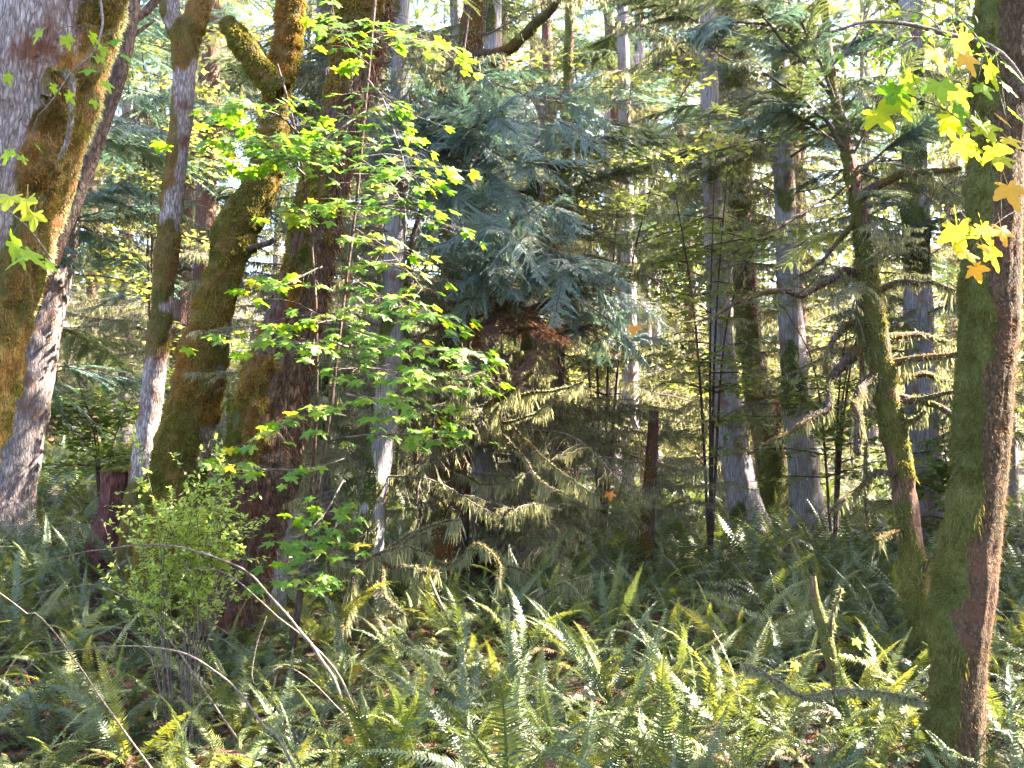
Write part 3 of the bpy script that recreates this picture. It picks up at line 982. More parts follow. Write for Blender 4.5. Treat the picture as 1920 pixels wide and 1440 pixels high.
# burl
c_ = P(1442, 775, 19.2)
mb = MB()
blades(mb, c_ + rng.normal(size=(1400, 3)) * np.array([0.15, 0.12, 0.20]), rng.normal(size=(1400, 3)) + np.array([0, -0.5, 0.2]), U(0.06, 0.22, 1400), U(0.01, 0.03, 1400), a=U(0, 0.4, 1400), segs=2)
mb.build('burl', M['fern_dead'], TREES[21][0], kind='stuff')


def dress(sd, lo, hi, n, style_mix, sizes, az=None):
    """Boughs round a trunk between heights lo and hi (fractions of its length)."""
    t, pt, rd, dp = TREES[sd]
    for k_ in range(n):
        f = U(lo, hi)
        i_ = int(f * (len(pt) - 1))
        a_ = U(0, 2 * np.pi) if az is None else az + rng.normal() * 0.8
        style = style_mix[int(rng.integers(len(style_mix)))]
        d = np.array([math.cos(a_), math.sin(a_), U(-0.2, 0.25) if style != 'dead' else U(-0.3, 0.3)])
        s_ = U(*sizes)
        if bough_clear(pt[i_], d, s_, 0.7):
            bough(t, style, pt[i_] + d * rd[i_] * 0.6, d, s_)


dress(11, 0.25, 0.98, 30, ['cedar', 'hemlock', 'dead'], (0.8, 1.5))
dress(11, 0.3, 0.8, 16, ['cedar'], (0.7, 1.2), az=-0.6)
dress(12, 0.2, 0.95, 18, ['dead'], (0.3, 0.6))
dress(13, 0.15, 0.75, 44, ['dead'], (0.4, 0.9))
dress(13, 0.7, 0.98, 14, ['hemlock'], (0.5, 0.9))
dress(14, 0.2, 0.75, 46, ['dead'], (0.4, 0.9))
dress(14, 0.75, 0.98, 6, ['hemlock'], (0.3, 0.6))
dress(15, 0.2, 0.95, 28, ['dead'], (0.5, 1.0))
dress(16, 0.2, 0.75, 44, ['dead'], (0.5, 1.1))
dress(16, 0.8, 0.98, 6, ['hemlock'], (0.4, 0.8))
dress(17, 0.15, 0.8, 54, ['dead'], (0.5, 1.1))
dress(17, 0.75, 0.98, 10, ['hemlock'], (0.5, 1.0))
dress(18, 0.15, 0.8, 40, ['dead'], (0.5, 1.0))
dress(19, 0.1, 0.9, 16, ['dead'], (0.3, 0.7))
dress(20, 0.55, 0.98, 18, ['hemlock', 'hemlock', 'dead'], (0.6, 1.3))
dress(20, 0.25, 0.6, 20, ['dead'], (0.4, 0.9))
dress(21, 0.5, 0.98, 18, ['hemlock', 'dead'], (0.6, 1.3))
dress(21, 0.15, 0.6, 28, ['dead'], (0.4, 1.0))
dress(22, 0.5, 0.98, 16, ['hemlock', 'dead'], (0.6, 1.3))
dress(22, 0.15, 0.6, 30, ['dead'], (0.4, 1.0))
dress(23, 0.4, 0.98, 18, ['hemlock', 'dead'], (0.6, 1.2))
dress(23, 0.1, 0.6, 30, ['dead'], (0.4, 1.0))
for sd in (24, 25, 26):
    dress(sd, 0.3, 0.98, 16, ['hemlock', 'dead'], (0.6, 1.2))

# the black hollow under the maple's side root
c_ = P(905, 1085, 12.0)
th = np.linspace(R(-25), R(205), 26)
hz = np.linspace(0, 1, 14)
sh = []
for lay in (1.0, 0.86):
    rr_ = 0.24 * lay * np.sqrt(np.clip(1 - hz ** 2.4, 0.0, 1))[:, None] * (1 + 0.12 * np.sin(3 * th + 4 * hz[:, None]))
    sh.append(np.stack([c_[0] + rr_ * np.cos(th), c_[1] + 0.2 + rr_ * np.sin(th) * 1.3, float(ground(c_[0], c_[1])) - 0.1 + (0.62 * lay * hz)[:, None] + 0 * th], -1))
mb = MB()
for lay in sh:
    i = np.arange(13)[:, None] * 26
    j = np.arange(25)[None]
    mb.add(lay.reshape(-1, 3), np.stack([i + j, i + j + 1, i + 27 + j, i + 26 + j], -1).reshape(-1, 4), None, 0, 0.0)
mb.build('hollow', M['bark_dark'], TREES[15][0])

# limbs of the hollow maple and the brown hemlock in the middle
T15 = TREES[15][0]
limb(T15, [(895, 105), (925, 100), (960, 85), (1000, 50), (1040, 5), (1060, -60)], 0.075, 0.04, 12.5, 12.0, 'bark_dark', (700, 0.06, 0.012, 0.2), 'moss', 9)
limb(T15, [(912, 100), (935, 130), (920, 160)], 0.03, 0.012, 12.4, 12.2, 'bark_dark', (500, 0.05, 0.012, 0.2), 'moss')
MS = (560, 0.16, 0.009, 0.65)
for q_, r0, r1, dd in [([(850, 640), (890, 618), (930, 590), (985, 555), (1050, 480)], 0.05, 0.02, 11.4), ([(850, 600), (905, 585), (950, 560), (1000, 545)], 0.02, 0.008, 12.0),
                       ([(852, 480), (900, 450), (950, 445)], 0.02, 0.008, 12.3), ([(850, 515), (900, 512), (990, 516)], 0.022, 0.008, 12.2),
                       ([(845, 770), (885, 768), (925, 752), (965, 728), (1000, 690), (1006, 640)], 0.045, 0.015, 11.6), ([(850, 800), (905, 800), (935, 765)], 0.03, 0.015, 11.8),
                       ([(930, 752), (985, 740), (1040, 735), (1095, 715)], 0.03, 0.01, 11.6), ([(900, 800), (960, 790), (1000, 780), (1030, 758)], 0.022, 0.008, 11.7),
                       ([(850, 880), (900, 905), (950, 905), (985, 890)], 0.025, 0.008, 11.8), ([(850, 860), (800, 830), (770, 860), (765, 890)], 0.035, 0.012, 11.9),
                       ([(846, 890), (790, 900), (735, 905)], 0.022, 0.01, 12.0), ([(930, 800), (975, 850), (1010, 900), (1060, 930)], 0.018, 0.006, 11.5),
                       ([(960, 800), (1010, 850), (1060, 890), (1120, 930)], 0.016, 0.005, 11.4)]:
    limb(T15, q_, r0, r1, 12.4, dd, 'bark_dark', MS)

# the red mossy hemlock 17 with its arms
pl = [(1536, -260, 12), (1545, -20, 14), (1562, 160, 18), (1590, 290, 24), (1608, 380, 30), (1622, 480, 34), (1640, 600, 38), (1656, 700, 42), (1672, 790, 44), (1688, 880, 44), (1704, 980, 42), (1716, 1080, 42), (1726, 1170, 42), (1734, 1250, 48)]
T17 = thing('hemlock_tree', 'red-barked hemlock with many moss-draped arms beside the furry maple', 'tree', base_of(pl, 9.2))
_, pt, rd = make_trunk(T17, pl, 9.2, 'bark_red', n=150, sides=36, moss_dir=(-0.5, -0.5, 0), moss_amt=0.58, moss_bias=0.15, seed=30, lumps=0.12, flare=0.2, fur=(9000, 0.035, 0.008), furmat='moss')
TREES[30] = (T17, pt, rd, 9.2)
arms = [
    ([(1645, 652), (1600, 665), (1565, 700), (1558, 730), (1540, 775), (1500, 800), (1430, 830)], 0.035, 0.012, 8.6, (420, 0.11, 0.011, 0.45)),
    ([(1620, 600), (1585, 612), (1562, 640), (1548, 700)], 0.025, 0.012, 8.8, (420, 0.09, 0.011, 0.4)),
    ([(1660, 705), (1625, 722), (1612, 748), (1608, 790), (1612, 850)], 0.04, 0.02, 8.7, (600, 0.10, 0.012, 0.4)),
    ([(1660, 678), (1730, 672), (1805, 658), (1850, 655)], 0.028, 0.012, 8.9, (420, 0.13, 0.011, 0.4)),
    ([(1665, 700), (1750, 708), (1810, 722)], 0.026, 0.01, 9.5, (380, 0.12, 0.011, 0.4)),
    ([(1672, 752), (1740, 745), (1800, 728)], 0.024, 0.01, 9.0, (380, 0.12, 0.011, 0.4)),
    ([(1675, 742), (1740, 752), (1790, 778), (1830, 800)], 0.028, 0.01, 9.0, (420, 0.13, 0.011, 0.4)),
    ([(1650, 632), (1720, 624), (1785, 640)], 0.024, 0.01, 9.4, (350, 0.12, 0.011, 0.4)),
    ([(1680, 785), (1710, 790), (1735, 775)], 0.022, 0.012, 8.8, (420, 0.10, 0.011, 0.4)),
    ([(1640, 545), (1700, 525), (1790, 545)], 0.026, 0.01, 8.9, (350, 0.12, 0.011, 0.4)),
    ([(1612, 372), (1660, 345), (1730, 318), (1800, 318)], 0.030, 0.014, 8.7, (350, 0.07, 0.011, 0.3)),
    ([(1626, 505), (1570, 512), (1520, 548), (1470, 552), (1400, 560), (1340, 590), (1285, 608)], 0.024, 0.006, 8.2, (160, 0.07, 0.010, 0.4)),
    ([(1602, 350), (1540, 380), (1470, 420), (1420, 440)], 0.018, 0.006, 8.6, (150, 0.07, 0.010, 0.4)),
    ([(1612, 400), (1560, 470), (1530, 500), (1500, 520)], 0.018, 0.006, 8.9, (150, 0.07, 0.010, 0.4)),
    ([(1704, 990), (1672, 1000), (1640, 1012)], 0.022, 0.01, 8.9, (350, 0.12, 0.011, 0.5)),
    ([(1716, 1075), (1750, 1052), (1790, 1020)], 0.024, 0.01, 8.9, (350, 0.12, 0.011, 0.5)),
    ([(1722, 1140), (1752, 1122), (1775, 1112)], 0.018, 0.008, 9.0, (250, 0.10, 0.011, 0.5)),
    ([(1618, 480), (1612, 580), (1618, 700), (1622, 850), (1628, 990)], 0.014, 0.008, 9.0, (320, 0.09, 0.011, 0.45)),
    ([(1690, 880), (1640, 890), (1590, 930), (1560, 960)], 0.022, 0.008, 8.8, (350, 0.12, 0.011, 0.45)),
]
for q_, r0, r1, d1, mo in arms:
    limb(T17, q_, r0 * 1.45, r1 * 1.5, 9.2, d1, 'bark_dark', mo)
up = [([(1590, 290), (1545, 225), (1490, 175), (1420, 130), (1330, 95)], 0.022, 0.006, 8.2), ([(1585, 280), (1520, 235), (1460, 190), (1400, 200)], 0.02, 0.006, 8.6),
      ([(1572, 210), (1540, 120), (1500, 40), (1470, -20)], 0.018, 0.006, 8.4), ([(1570, 190), (1500, 110), (1430, 30), (1400, -20)], 0.018, 0.006, 8.0),
      ([(1592, 300), (1635, 220), (1660, 140)], 0.015, 0.006, 9.0), ([(1600, 330), (1680, 270), (1745, 220)], 0.016, 0.006, 8.8),
      ([(1556, 130), (1610, 60), (1640, 0)], 0.014, 0.006, 9.4), ([(1556, 120), (1480, 60), (1380, 40), (1290, 50)], 0.018, 0.006, 8.0)]
for q_, r0, r1, d1 in up:
    o, p_, r_2 = limb(T17, q_, r0, r1, 9.2, d1, 'twig')
    n_ = len(p_)
    for k_ in range(11):
        f = U(0.15, 1.0)
        i_ = min(int(f * n_), n_ - 1)
        dv = nrm(p_[min(i_ + 1, n_ - 1)] - p_[max(i_ - 1, 0)])
        d = nrm(dv + rng.normal(size=3) * np.array([0.5, 0.5, 0.25]) + np.array([0, -0.1, -0.1]))
        put('foliage', PROTO['hemlock' if k_ % 3 else 'cedar', int(rng.integers(4))], o, frame_mat(p_[i_], d, s=U(0.15, 0.34), roll=rng.normal() * 0.5))
dress(30, 0.45, 0.98, 37, ['hemlock', 'dead', 'dead'], (0.25, 0.55))

# young cedar with the blue green sprays in the middle
pl = [(905, -200, 5), (868, 100, 7), (838, 240, 8), (800, 360, 9), (770, 470, 10), (762, 620, 9), (775, 800, 9, 11.8), (790, 980, 10, 12.0), (800, 1090, 11, 12.2)]
TC = thing('cedar_tree', 'young cedar with drooping blue green sprays in the middle', 'tree', base_of(pl, 11.6))
_, pt, rd = make_trunk(TC, pl, 11.6, 'bark_dark', n=110, sides=16, moss_amt=0.2, seed=31, fur=(3000, 0.03, 0.009))
TREES[31] = (TC, pt, rd, 11.6)
cl = [([(850, 215), (905, 230), (960, 235), (1030, 215)], 8.6), ([(842, 235), (900, 270), (960, 300), (1040, 310)], 8.3), ([(820, 300), (880, 300), (950, 350), (1040, 390)], 8.4),
      ([(800, 360), (860, 340), (940, 400), (1020, 470), (1100, 520)], 8.5), ([(790, 390), (850, 420), (900, 480), (930, 540)], 8.7), ([(850, 210), (810, 210), (770, 240)], 9.2),
      ([(800, 370), (770, 330), (760, 280)], 9.3), ([(770, 470), (870, 450), (980, 470), (1080, 500), (1180, 570)], 8.9), ([(768, 480), (900, 520), (1020, 530), (1130, 590)], 9.4),
      ([(866, 110), (920, 150), (990, 180), (1050, 190)], 9.0), ([(838, 250), (800, 260), (770, 300)], 8.9), ([(760, 550), (900, 560), (1050, 600), (1170, 640)], 9.6),
      ([(820, 310), (870, 250), (930, 220)], 8.2), ([(800, 360), (870, 380), (960, 440)], 8.0)]
for q_, d1 in cl:
    o, p_, r_2 = limb(TC, q_, 0.016, 0.005, 11.6, d1 + 1.9, 'twig')
    n_ = len(p_)
    for k_ in range(17):
        f = U(0.10, 1.0)
        i_ = min(int(f * n_), n_ - 1)
        dv = nrm(p_[min(i_ + 1, n_ - 1)] - p_[max(i_ - 1, 0)])
        d = nrm(dv * 0.8 + rng.normal(size=3) * np.array([0.6, 0.6, 0.45]) + np.array([0.1, -0.1, 0.0]))
        put('foliage', PROTO['cedar', int(rng.integers(4))], o, frame_mat(p_[i_], d, s=U(0.19, 0.42), roll=rng.normal() * 0.5))
# a browned bough on it
o, p_, r_2 = limb(TC, [(755, 590), (860, 600), (960, 590), (1040, 640)], 0.014, 0.004, 11.6, 11.5, 'twig')
brown = PROTO['hemlock', 1].copy()
brown.materials[1] = M['fern_dead']
for k_ in range(16):
    i_ = int(U(0.3, 1) * (len(p_) - 1))
    put('dead_foliage', brown, o, frame_mat(p_[i_], nrm(rng.normal(size=3) * [0.7, 0.7, 0.3] + [0.6, 0, 0]), s=U(0.3, 0.5)))

# ------------------------------------------------------------------ vine maple with the green leaf tiers
pl = [(715, -150, 5), (698, 60, 6), (684, 200, 7), (668, 380, 6), (645, 560, 6), (620, 760, 7), (590, 950, 8, 8.8), (565, 1120, 9, 9.0)]
TV = thing('vine_maple', 'vine maple with tiers of bright green leaves before the dark maple', 'tree', base_of(pl, 8.6))
_, ptv, rdv = make_trunk(TV, pl, 8.6, 'bark_dark', n=80, sides=12, moss_amt=0.25, seed=33)
pl2 = [(520, 120, 4), (548, 220, 5), (570, 340, 5), (588, 500, 5), (594, 700, 6), (585, 900, 7, 8.8), (562, 1100, 8, 9.0)]
make_trunk(TV, pl2, 8.5, 'bark_dark', n=70, sides=10, moss_amt=0.2, seed=34, name='stem')
sprays = [  # path, start depth, end depth, leaves, lateral spread m, mean tone
    ([(695, 80), (730, 70), (790, 75), (830, 95)], 8.5, 8.0, 34, 0.26, 0.55), ([(690, 120), (660, 95), (640, 60), (620, 20)], 8.5, 8.2, 20, 0.2, 0.5),
    ([(690, 150), (720, 190), (745, 260), (765, 330)], 8.5, 7.8, 44, 0.30, 0.45), ([(560, 250), (520, 215), (480, 205), (450, 200)], 8.5, 7.8, 30, 0.28, 0.45),
    ([(575, 330), (530, 290), (490, 270), (460, 265)], 8.5, 7.6, 38, 0.30, 0.40), ([(684, 210), (640, 240), (590, 270), (540, 300)], 8.5, 7.7, 40, 0.32, 0.4),
    ([(678, 300), (720, 330), (750, 370), (775, 410)], 8.6, 7.8, 34, 0.30, 0.5), ([(672, 380), (630, 380), (580, 400), (540, 395)], 8.6, 7.9, 28, 0.3, 0.62),
    ([(668, 430), (700, 450), (740, 480), (790, 540)], 8.6, 8.0, 30, 0.3, 0.62), ([(660, 520), (700, 545), (750, 570), (850, 605)], 8.6, 7.8, 36, 0.3, 0.5),
    ([(660, 560), (640, 600), (600, 590), (560, 570)], 8.6, 7.9, 18, 0.26, 0.6), ([(655, 620), (720, 640), (790, 650), (870, 665)], 8.6, 7.6, 48, 0.34, 0.42),
    ([(652, 650), (620, 640), (580, 645), (550, 640)], 8.6, 7.7, 24, 0.28, 0.45), ([(650, 690), (700, 690), (760, 700), (885, 715)], 8.6, 7.7, 46, 0.34, 0.42),
    ([(650, 740), (690, 745), (740, 760), (810, 770)], 8.6, 7.9, 34, 0.32, 0.5), ([(648, 780), (600, 770), (550, 790), (480, 830)], 8.6, 7.8, 18, 0.25, 0.6),
    ([(648, 820), (700, 815), (770, 815), (880, 810)], 8.6, 8.1, 26, 0.30, 0.45), ([(645, 860), (580, 880), (500, 880), (420, 870)], 8.6, 7.6, 16, 0.25, 0.7),
    ([(640, 600), (560, 610), (480, 620), (425, 630)], 8.5, 7.9, 14, 0.25, 0.7), ([(644, 900), (610, 960), (570, 1000), (535, 1010)], 8.6, 7.8, 26, 0.22, 0.45),
    ([(643, 960), (600, 1040), (560, 1075), (520, 1080)], 8.6, 7.6, 34, 0.26, 0.45), ([(604, 500), (560, 520), (520, 540), (480, 520)], 8.5, 8.0, 14, 0.25, 0.65),
]
leaf_jobs = []
for q_, d0, d1, nl, sp, tone in sprays:
    o, p_, r_2 = limb(TV, q_, 0.009, 0.003, d0, d1, 'twig', sides=5)
    n_ = len(p_)
    tw = MB()
    for k_ in range(int(nl * (1.5 if q_[0][1] < 420 else 1.1))):
        f = U(0.12, 1.0)
        i_ = min(int(f * n_), n_ - 1)
        dv = nrm(p_[min(i_ + 1, n_ - 1)] - p_[max(i_ - 1, 0)])
        lat = nrm(np.cross(dv, [0, 0, 1.0]))
        e_ = p_[i_] + lat * rng.normal() * sp * 0.7 + dv * U(0, 0.15) + np.array([0, 0, U(-0.10, 0.06)])
        tube(tw, np.array([p_[i_], (p_[i_] + e_) / 2 + [0, 0, 0.015], e_]), [0.003, 0.0022, 0.0015], 3)
        hd = math.atan2(e_[1] - p_[i_][1], e_[0] - p_[i_][0])
        for sgn in (-1, 1):
            h2 = hd + sgn * U(0.3, 0.9)
            s_ = U(0.055, 0.092)
            lp = e_ + np.array([math.cos(h2), math.sin(h2), -0.1]) * s_ * 0.6
            h2 = h2 * 0.65 - 0.35 * 1.4
            leaf_jobs.append((lp, h2, U(0.15, 0.8), rng.normal() * 0.25 - 0.10, s_, tone, o))
    tw.build('twig', M['twig'], o)
leaf_jobs.sort(key=lambda j_: j_[0][1])
rest = MB()
for k_, (lp, h2, ti, ro, s_, tone, o) in enumerate(leaf_jobs):
    m = leaf_matrix(lp, h2, ti, ro, s_)
    if k_ < 300:
        put('leaf', LEAF_GREEN[int(rng.integers(4))], o, m)
    else:
        src = LEAF_GREEN[int(rng.integers(4))]
        co = np.empty(len(src.vertices) * 3, np.float32)
        src.vertices.foreach_get('co', co)
        mm = np.array(m)
        w_ = co.reshape(-1, 3) @ mm[:3, :3].T + mm[:3, 3]
        li = np.array([pp.vertices[:] for pp in src.polygons if len(pp.vertices) == 3])
        rest.add(w_, None, li, 0, np.clip(rng.normal(tone, 0.25), 0, 1))
lg2 = M['leaf_green'].copy()
for nd in lg2.node_tree.nodes:
    if nd.type == 'MATH' and nd.operation == 'MULTIPLY':
        nd.inputs[1].default_value = 1.0 if nd.inputs[0].links and nd.inputs[0].links[0].from_node.type == 'ATTRIBUTE' else 0.0
rest.build('leaf', lg2, TV, smooth=False, kind='stuff')


# ------------------------------------------------------------------ single large maple leaves in front
def leaf_twig(tree, path, depths, leaves, dleaf, r0=0.008):
    rows = np.array([P(a, b, d) for (a, b), d in zip(path, depths)])
    o, p_, r_2 = limb3(tree, rows, r0, 0.003, 'twig', sides=5)
    for (px, py, sz, tn) in leaves:
        d = dleaf + U(-0.2, 0.2)
        c_ = P(px, py, d)
        s_ = sz / F * d * 0.8
        base = p_[np.argmin(np.linalg.norm(p_ - c_, axis=1))]
        away = c_ - base
        h2 = math.atan2(away[1], away[0]) if np.linalg.norm(away[:2]) > 0.03 else U(0, 6.28)
        h2 = h2 * 0.5 + (-1.2 if px > 960 else -1.9) * 0.5 + U(-0.5, 0.5)
        m = leaf_matrix(c_ - np.array([math.cos(h2), math.sin(h2), -0.3]) * s_ * 0.3, h2, U(0.6, 1.25), rng.normal() * 0.3, s_)
        lf = put('leaf', leaf_toned(min(tn / 1.8, 1.0), int(rng.integers(2))), o, m)
        mb = MB()
        a_ = np.array(m @ Vector((-0.8, 0, 0.18)))
        tube(mb, np.array([base, (base + a_) / 2 + [0, 0, 0.01], a_]), [0.0022, 0.0018, 0.0014], 3)
        mb.build('stalk', M['twig'], o)


RL = [(1770, 95, 75, 1.2), (1815, 75, 60, 1.7), (1825, 105, 60, 1.3), (1715, 150, 65, .3), (1768, 155, 60, .5), (1668, 172, 60, .1), (1695, 195, 60, .4), (1655, 215, 70, .8), (1800, 175, 60, .5),
      (1870, 130, 60, .9), (1905, 125, 60, .2), (1850, 160, 50, .3), (1895, 160, 45, .2), (1810, 200, 55, .1), (1790, 220, 60, .9), (1785, 235, 50, .6), (1835, 220, 50, .3), (1855, 235, 60, .7),
      (1885, 220, 40, 1.5), (1910, 210, 50, .4), (1865, 250, 45, .5), (1810, 270, 50, .9), (1835, 280, 50, .8), (1870, 285, 55, .7), (1885, 295, 50, .7), (1900, 260, 45, 1.0)]
leaf_twig(T18, [(1896, -90), (1990, 60), (2010, 230), (1915, 282), (1810, 230), (1700, 175), (1660, 190)], [7.3, 6.4, 5.8, 5.5, 5.4, 5.3, 5.3], RL, 5.4, 0.02)
RL2 = [(1905, 350, 70, 1.3), (1800, 435, 70, .8), (1850, 430, 45, 1.2), (1885, 430, 50, 1.4), (1810, 460, 55, 1.1), (1850, 465, 40, 1.2), (1870, 470, 60, 1.3), (1820, 475, 50, 1.2), (1835, 505, 40, 1.6)]
leaf_twig(T18, [(1896, -60), (2010, 150), (2020, 330), (1930, 380), (1860, 430), (1800, 440)], [7.3, 6.4, 5.9, 5.6, 5.5, 5.4], RL2, 5.5, 0.016)
LL = [(15, 370, 60, .7), (45, 375, 55, .6), (62, 402, 45, .7), (40, 460, 75, .25), (65, 475, 62, .2), (100, 495, 42, .35), (10, 285, 40, .3), (30, 485, 55, .3)]
leaf_twig(T1, [(-60, 250), (-70, 330), (-10, 380), (50, 430), (95, 485)], [6.0, 5.4, 4.9, 4.8, 4.8], LL, 4.8, 0.012)
LL2 = [(180, 70, 34, .3), (195, 88, 34, .2), (215, 75, 34, .15), (240, 105, 30, .1), (165, 130, 32, .1), (205, 155, 34, .4), (190, 110, 30, .2), (65, 60, 35, .3), (130, 75, 30, .3), (105, 165, 28, .35), (135, 180, 28, .4),
       (20, 145, 28, .4), (180, 190, 24, .3), (75, 275, 26, .1), (45, 295, 24, .2)]
leaf_twig(T1, [(160, -100), (190, 20), (180, 90), (130, 140), (70, 220)], [6.0, 5.6, 5.4, 5.3, 5.3], LL2, 5.35, 0.012)

# oval-leaved sapling at the top
pl = [(1560, 60, 5, 5.6), (1640, 40, 7, 5.7), (1760, 60, 10, 5.9), (1900, 130, 16, 6.1), (2000, 420, 22, 6.2), (2030, 900, 26, 6.2), (2040, 1430, 30, 6.2)]
TO = thing('sapling', 'sapling arching in at the top with small oval green leaves', 'sapling', base_of(pl, 6.2))
make_trunk(TO, pl, 6.2, 'twig', n=70, sides=8, seed=40, name='stem')
ov = MB()
vv = np.array([[0, 0, 0], [0.3, 0.22, 0.03], [0.65, 0.22, 0.02], [1, 0, -0.08], [0.65, -0.22, 0.02], [0.3, -0.22, 0.03], [0.5, 0, -0.02]])
ov.add(vv, None, [[0, 6, 1], [1, 6, 2], [2, 6, 3], [3, 6, 4], [4, 6, 5], [5, 6, 0]], 0, 0.6)
OVAL = ov.mesh('oval_leaf', M['leaf_green'], smooth=False)
for q_ in ([(1640, 40), (1600, 50), (1570, 40)], [(1700, 50), (1640, 90), (1600, 100), (1575, 115)], [(1740, 55), (1690, 85), (1640, 110), (1620, 120)], [(1770, 65), (1740, 30), (1700, 20), (1660, 10)], [(1800, 75), (1740, 70), (1690, 70), (1650, 65)], [(1850, 100), (1790, 110), (1745, 118), (1705, 112)], [(1860, 110), (1820, 55), (1790, 20)]):
    o, p_, r_2 = limb(TO, q_, 0.005, 0.002, 5.9, U(5.4, 5.8), 'twig', sides=4)
    for k_ in range(16):
        i_ = int(U(0.1, 1) * (len(p_) - 1))
        put('leaf', OVAL, o, leaf_matrix(p_[i_] + rng.normal(size=3) * 0.03, U(-3.1, 0), U(0.3, 1.2), rng.normal() * 0.5, U(0.045, 0.07)))

# ------------------------------------------------------------------ mossy fallen limbs in the middle
FM = thing('fallen_limb', 'tangle of fallen limbs hung with pale moss before the grey cedar', 'fallen branch', (*P(735, 1120, 10.6)[:2], float(ground(P(735, 1120, 10.6)[0], 10.6))))
MH = (1500, 0.17, 0.008, 0.7)
for q_, r0, r1, da, db in [([(622, 1075), (622, 1032), (645, 1048), (690, 1050), (740, 1022), (800, 988), (862, 975)], 0.03, 0.012, 10.3, 10.8), ([(655, 1125), (668, 1072), (700, 1045), (760, 1030), (805, 1040)], 0.03, 0.015, 10.2, 10.5),
                           ([(700, 1050), (760, 1068), (818, 1070)], 0.035, 0.02, 10.4, 10.3), ([(795, 1052), (840, 1060), (870, 1045), (892, 1024), (930, 1050), (932, 1115)], 0.028, 0.012, 10.6, 10.4),
                           ([(885, 1032), (915, 1038), (948, 1045)], 0.018, 0.01, 10.5, 10.6), ([(716, 1062), (718, 1115), (752, 1155)], 0.025, 0.015, 10.3, 10.0), ([(778, 1060), (782, 1125)], 0.022, 0.014, 10.3, 10.3),
                           ([(800, 1000), (770, 1010), (740, 1050)], 0.02, 0.01, 10.7, 10.5), ([(945, 1062), (985, 1075), (1012, 1108)], 0.02, 0.008, 10.8, 10.6),
                           ([(995, 1130), (1050, 1100), (1108, 1080)], 0.02, 0.008, 10.2, 10.4), ([(690, 1140), (700, 1090), (712, 1055)], 0.03, 0.02, 10.4, 10.4),
                           ([(640, 1180), (660, 1130), (690, 1100)], 0.02, 0.01, 10.0, 10.3)]:
    limb(FM, q_, r0, r1, da, db, 'bark_dark', MH)
mb = MB()
tube(mb, spline([P(800, 1065, 10.3), P(812, 1100, 10.2), P(832, 1145, 10.0)], 12), 0.012, 6)
mb.build('bare_stick', M['cane'], FM)

# forked mossy snag, horizontal branch, right front
pl = [(1524, 1080, 10), (1530, 1130, 16), (1548, 1190, 20), (1560, 1240, 22)]
SN = thing('snag', 'small forked mossy snag poking out of sunlit ferns', 'snag', base_of(pl, 7.6))
make_trunk(SN, pl, 7.6, 'bark_red', n=50, sides=18, moss_amt=0.42, seed=41, fur=(7000, 0.018, 0.006), furmat='moss_pale')
limb(SN, [(1550, 1200), (1565, 1160), (1573, 1105)], 0.022, 0.007, 7.6, 7.5, 'bark_red', (300, 0.05, 0.009, 0.5))
limb(SN, [(1560, 1240), (1590, 1290), (1600, 1310)], 0.03, 0.02, 7.55, 7.3, 'bark_red', (300, 0.05, 0.009, 0.5))
HB = thing('fallen_branch', 'thin mossy branch lying level in front of the furry maple', 'fallen branch', tuple(P(1640, 1300, 6.9)))
limb(HB, [(1390, 1245), (1450, 1275), (1500, 1305), (1540, 1300), (1600, 1293), (1660, 1302), (1740, 1318)], 0.014, 0.012, 6.8, 7.1, 'bark_red', (1100, 0.05, 0.010, 0.6), 'moss_pale')

# ------------------------------------------------------------------ shrub with tiny leaves
c_ = P(345, 1110, 7.6)
SH = thing('huckleberry_shrub', 'huckleberry shrub with tiny lime green leaves before the mossy trunks', 'shrub', (c_[0], c_[1], float(ground(c_[0], c_[1]))))
mb = MB()
fl = MB()
roots, tips = [], []
for k_ in range(26):
    tx, ty = 372 + rng.normal() * 78, 935 + rng.normal() * 45
    ty += 0.002 * (tx - 372) ** 2
    e_ = P(tx, ty, 7.6 + rng.normal() * 0.22)
    b0 = np.array([c_[0] + rng.normal() * 0.05, c_[1] + rng.normal() * 0.05, float(ground(c_[0], c_[1])) - 0.05])
    midp = b0 * 0.42 + e_ * 0.58 + np.array([rng.normal() * 0.06 - (e_[0] - b0[0]) * 0.12, rng.normal() * 0.06, 0.10])
    s_ = spline([b0, midp, e_], 16)
    tube(mb, s_, np.linspace(0.006, 0.0013, 16), 4)
    for q_ in range(14):
        f = U(0.55, 1.0)
        i_ = int(f * 15)
        d = nrm(nrm(e_ - b0) * 0.6 + rng.normal(size=3) * 0.7)
        L_ = U(0.10, 0.34)
        tube(mb, np.array([s_[i_], s_[i_] + d * L_ * 0.5, s_[i_] + d * L_]), [0.0018, 0.0015, 0.001], 3)
        n_ = 19
        f2 = U(0.1, 1.0, (n_, 1))
        roots.append(s_[i_] + d * L_ * f2)
        tips.append(nrm(d * 0.5 + rng.normal(size=(n_, 3)) * np.array([0.8, 0.8, 0.4])))
mb.build('stem', M['twig'], SH)
R0, D0 = np.concatenate(roots), np.concatenate(tips)
sd_ = nrm(np.cross(D0, np.array([0, 0, 1.0]) + rng.normal(size=D0.shape) * 0.35))
L0 = U(0.026, 0.05, len(R0))[:, None]
mid_ = R0 + D0 * L0 * 0.5
fl.add(np.stack([R0, mid_ + sd_ * L0 * 0.28, R0 + D0 * L0, mid_ - sd_ * L0 * 0.28], 1).reshape(-1, 3), np.arange(len(R0) * 4).reshape(-1, 4), None, 0, np.repeat(U(0, 1, len(R0)), 4))
fl.build('foliage', M['leaf_shrub'], SH, smooth=False, kind='stuff')

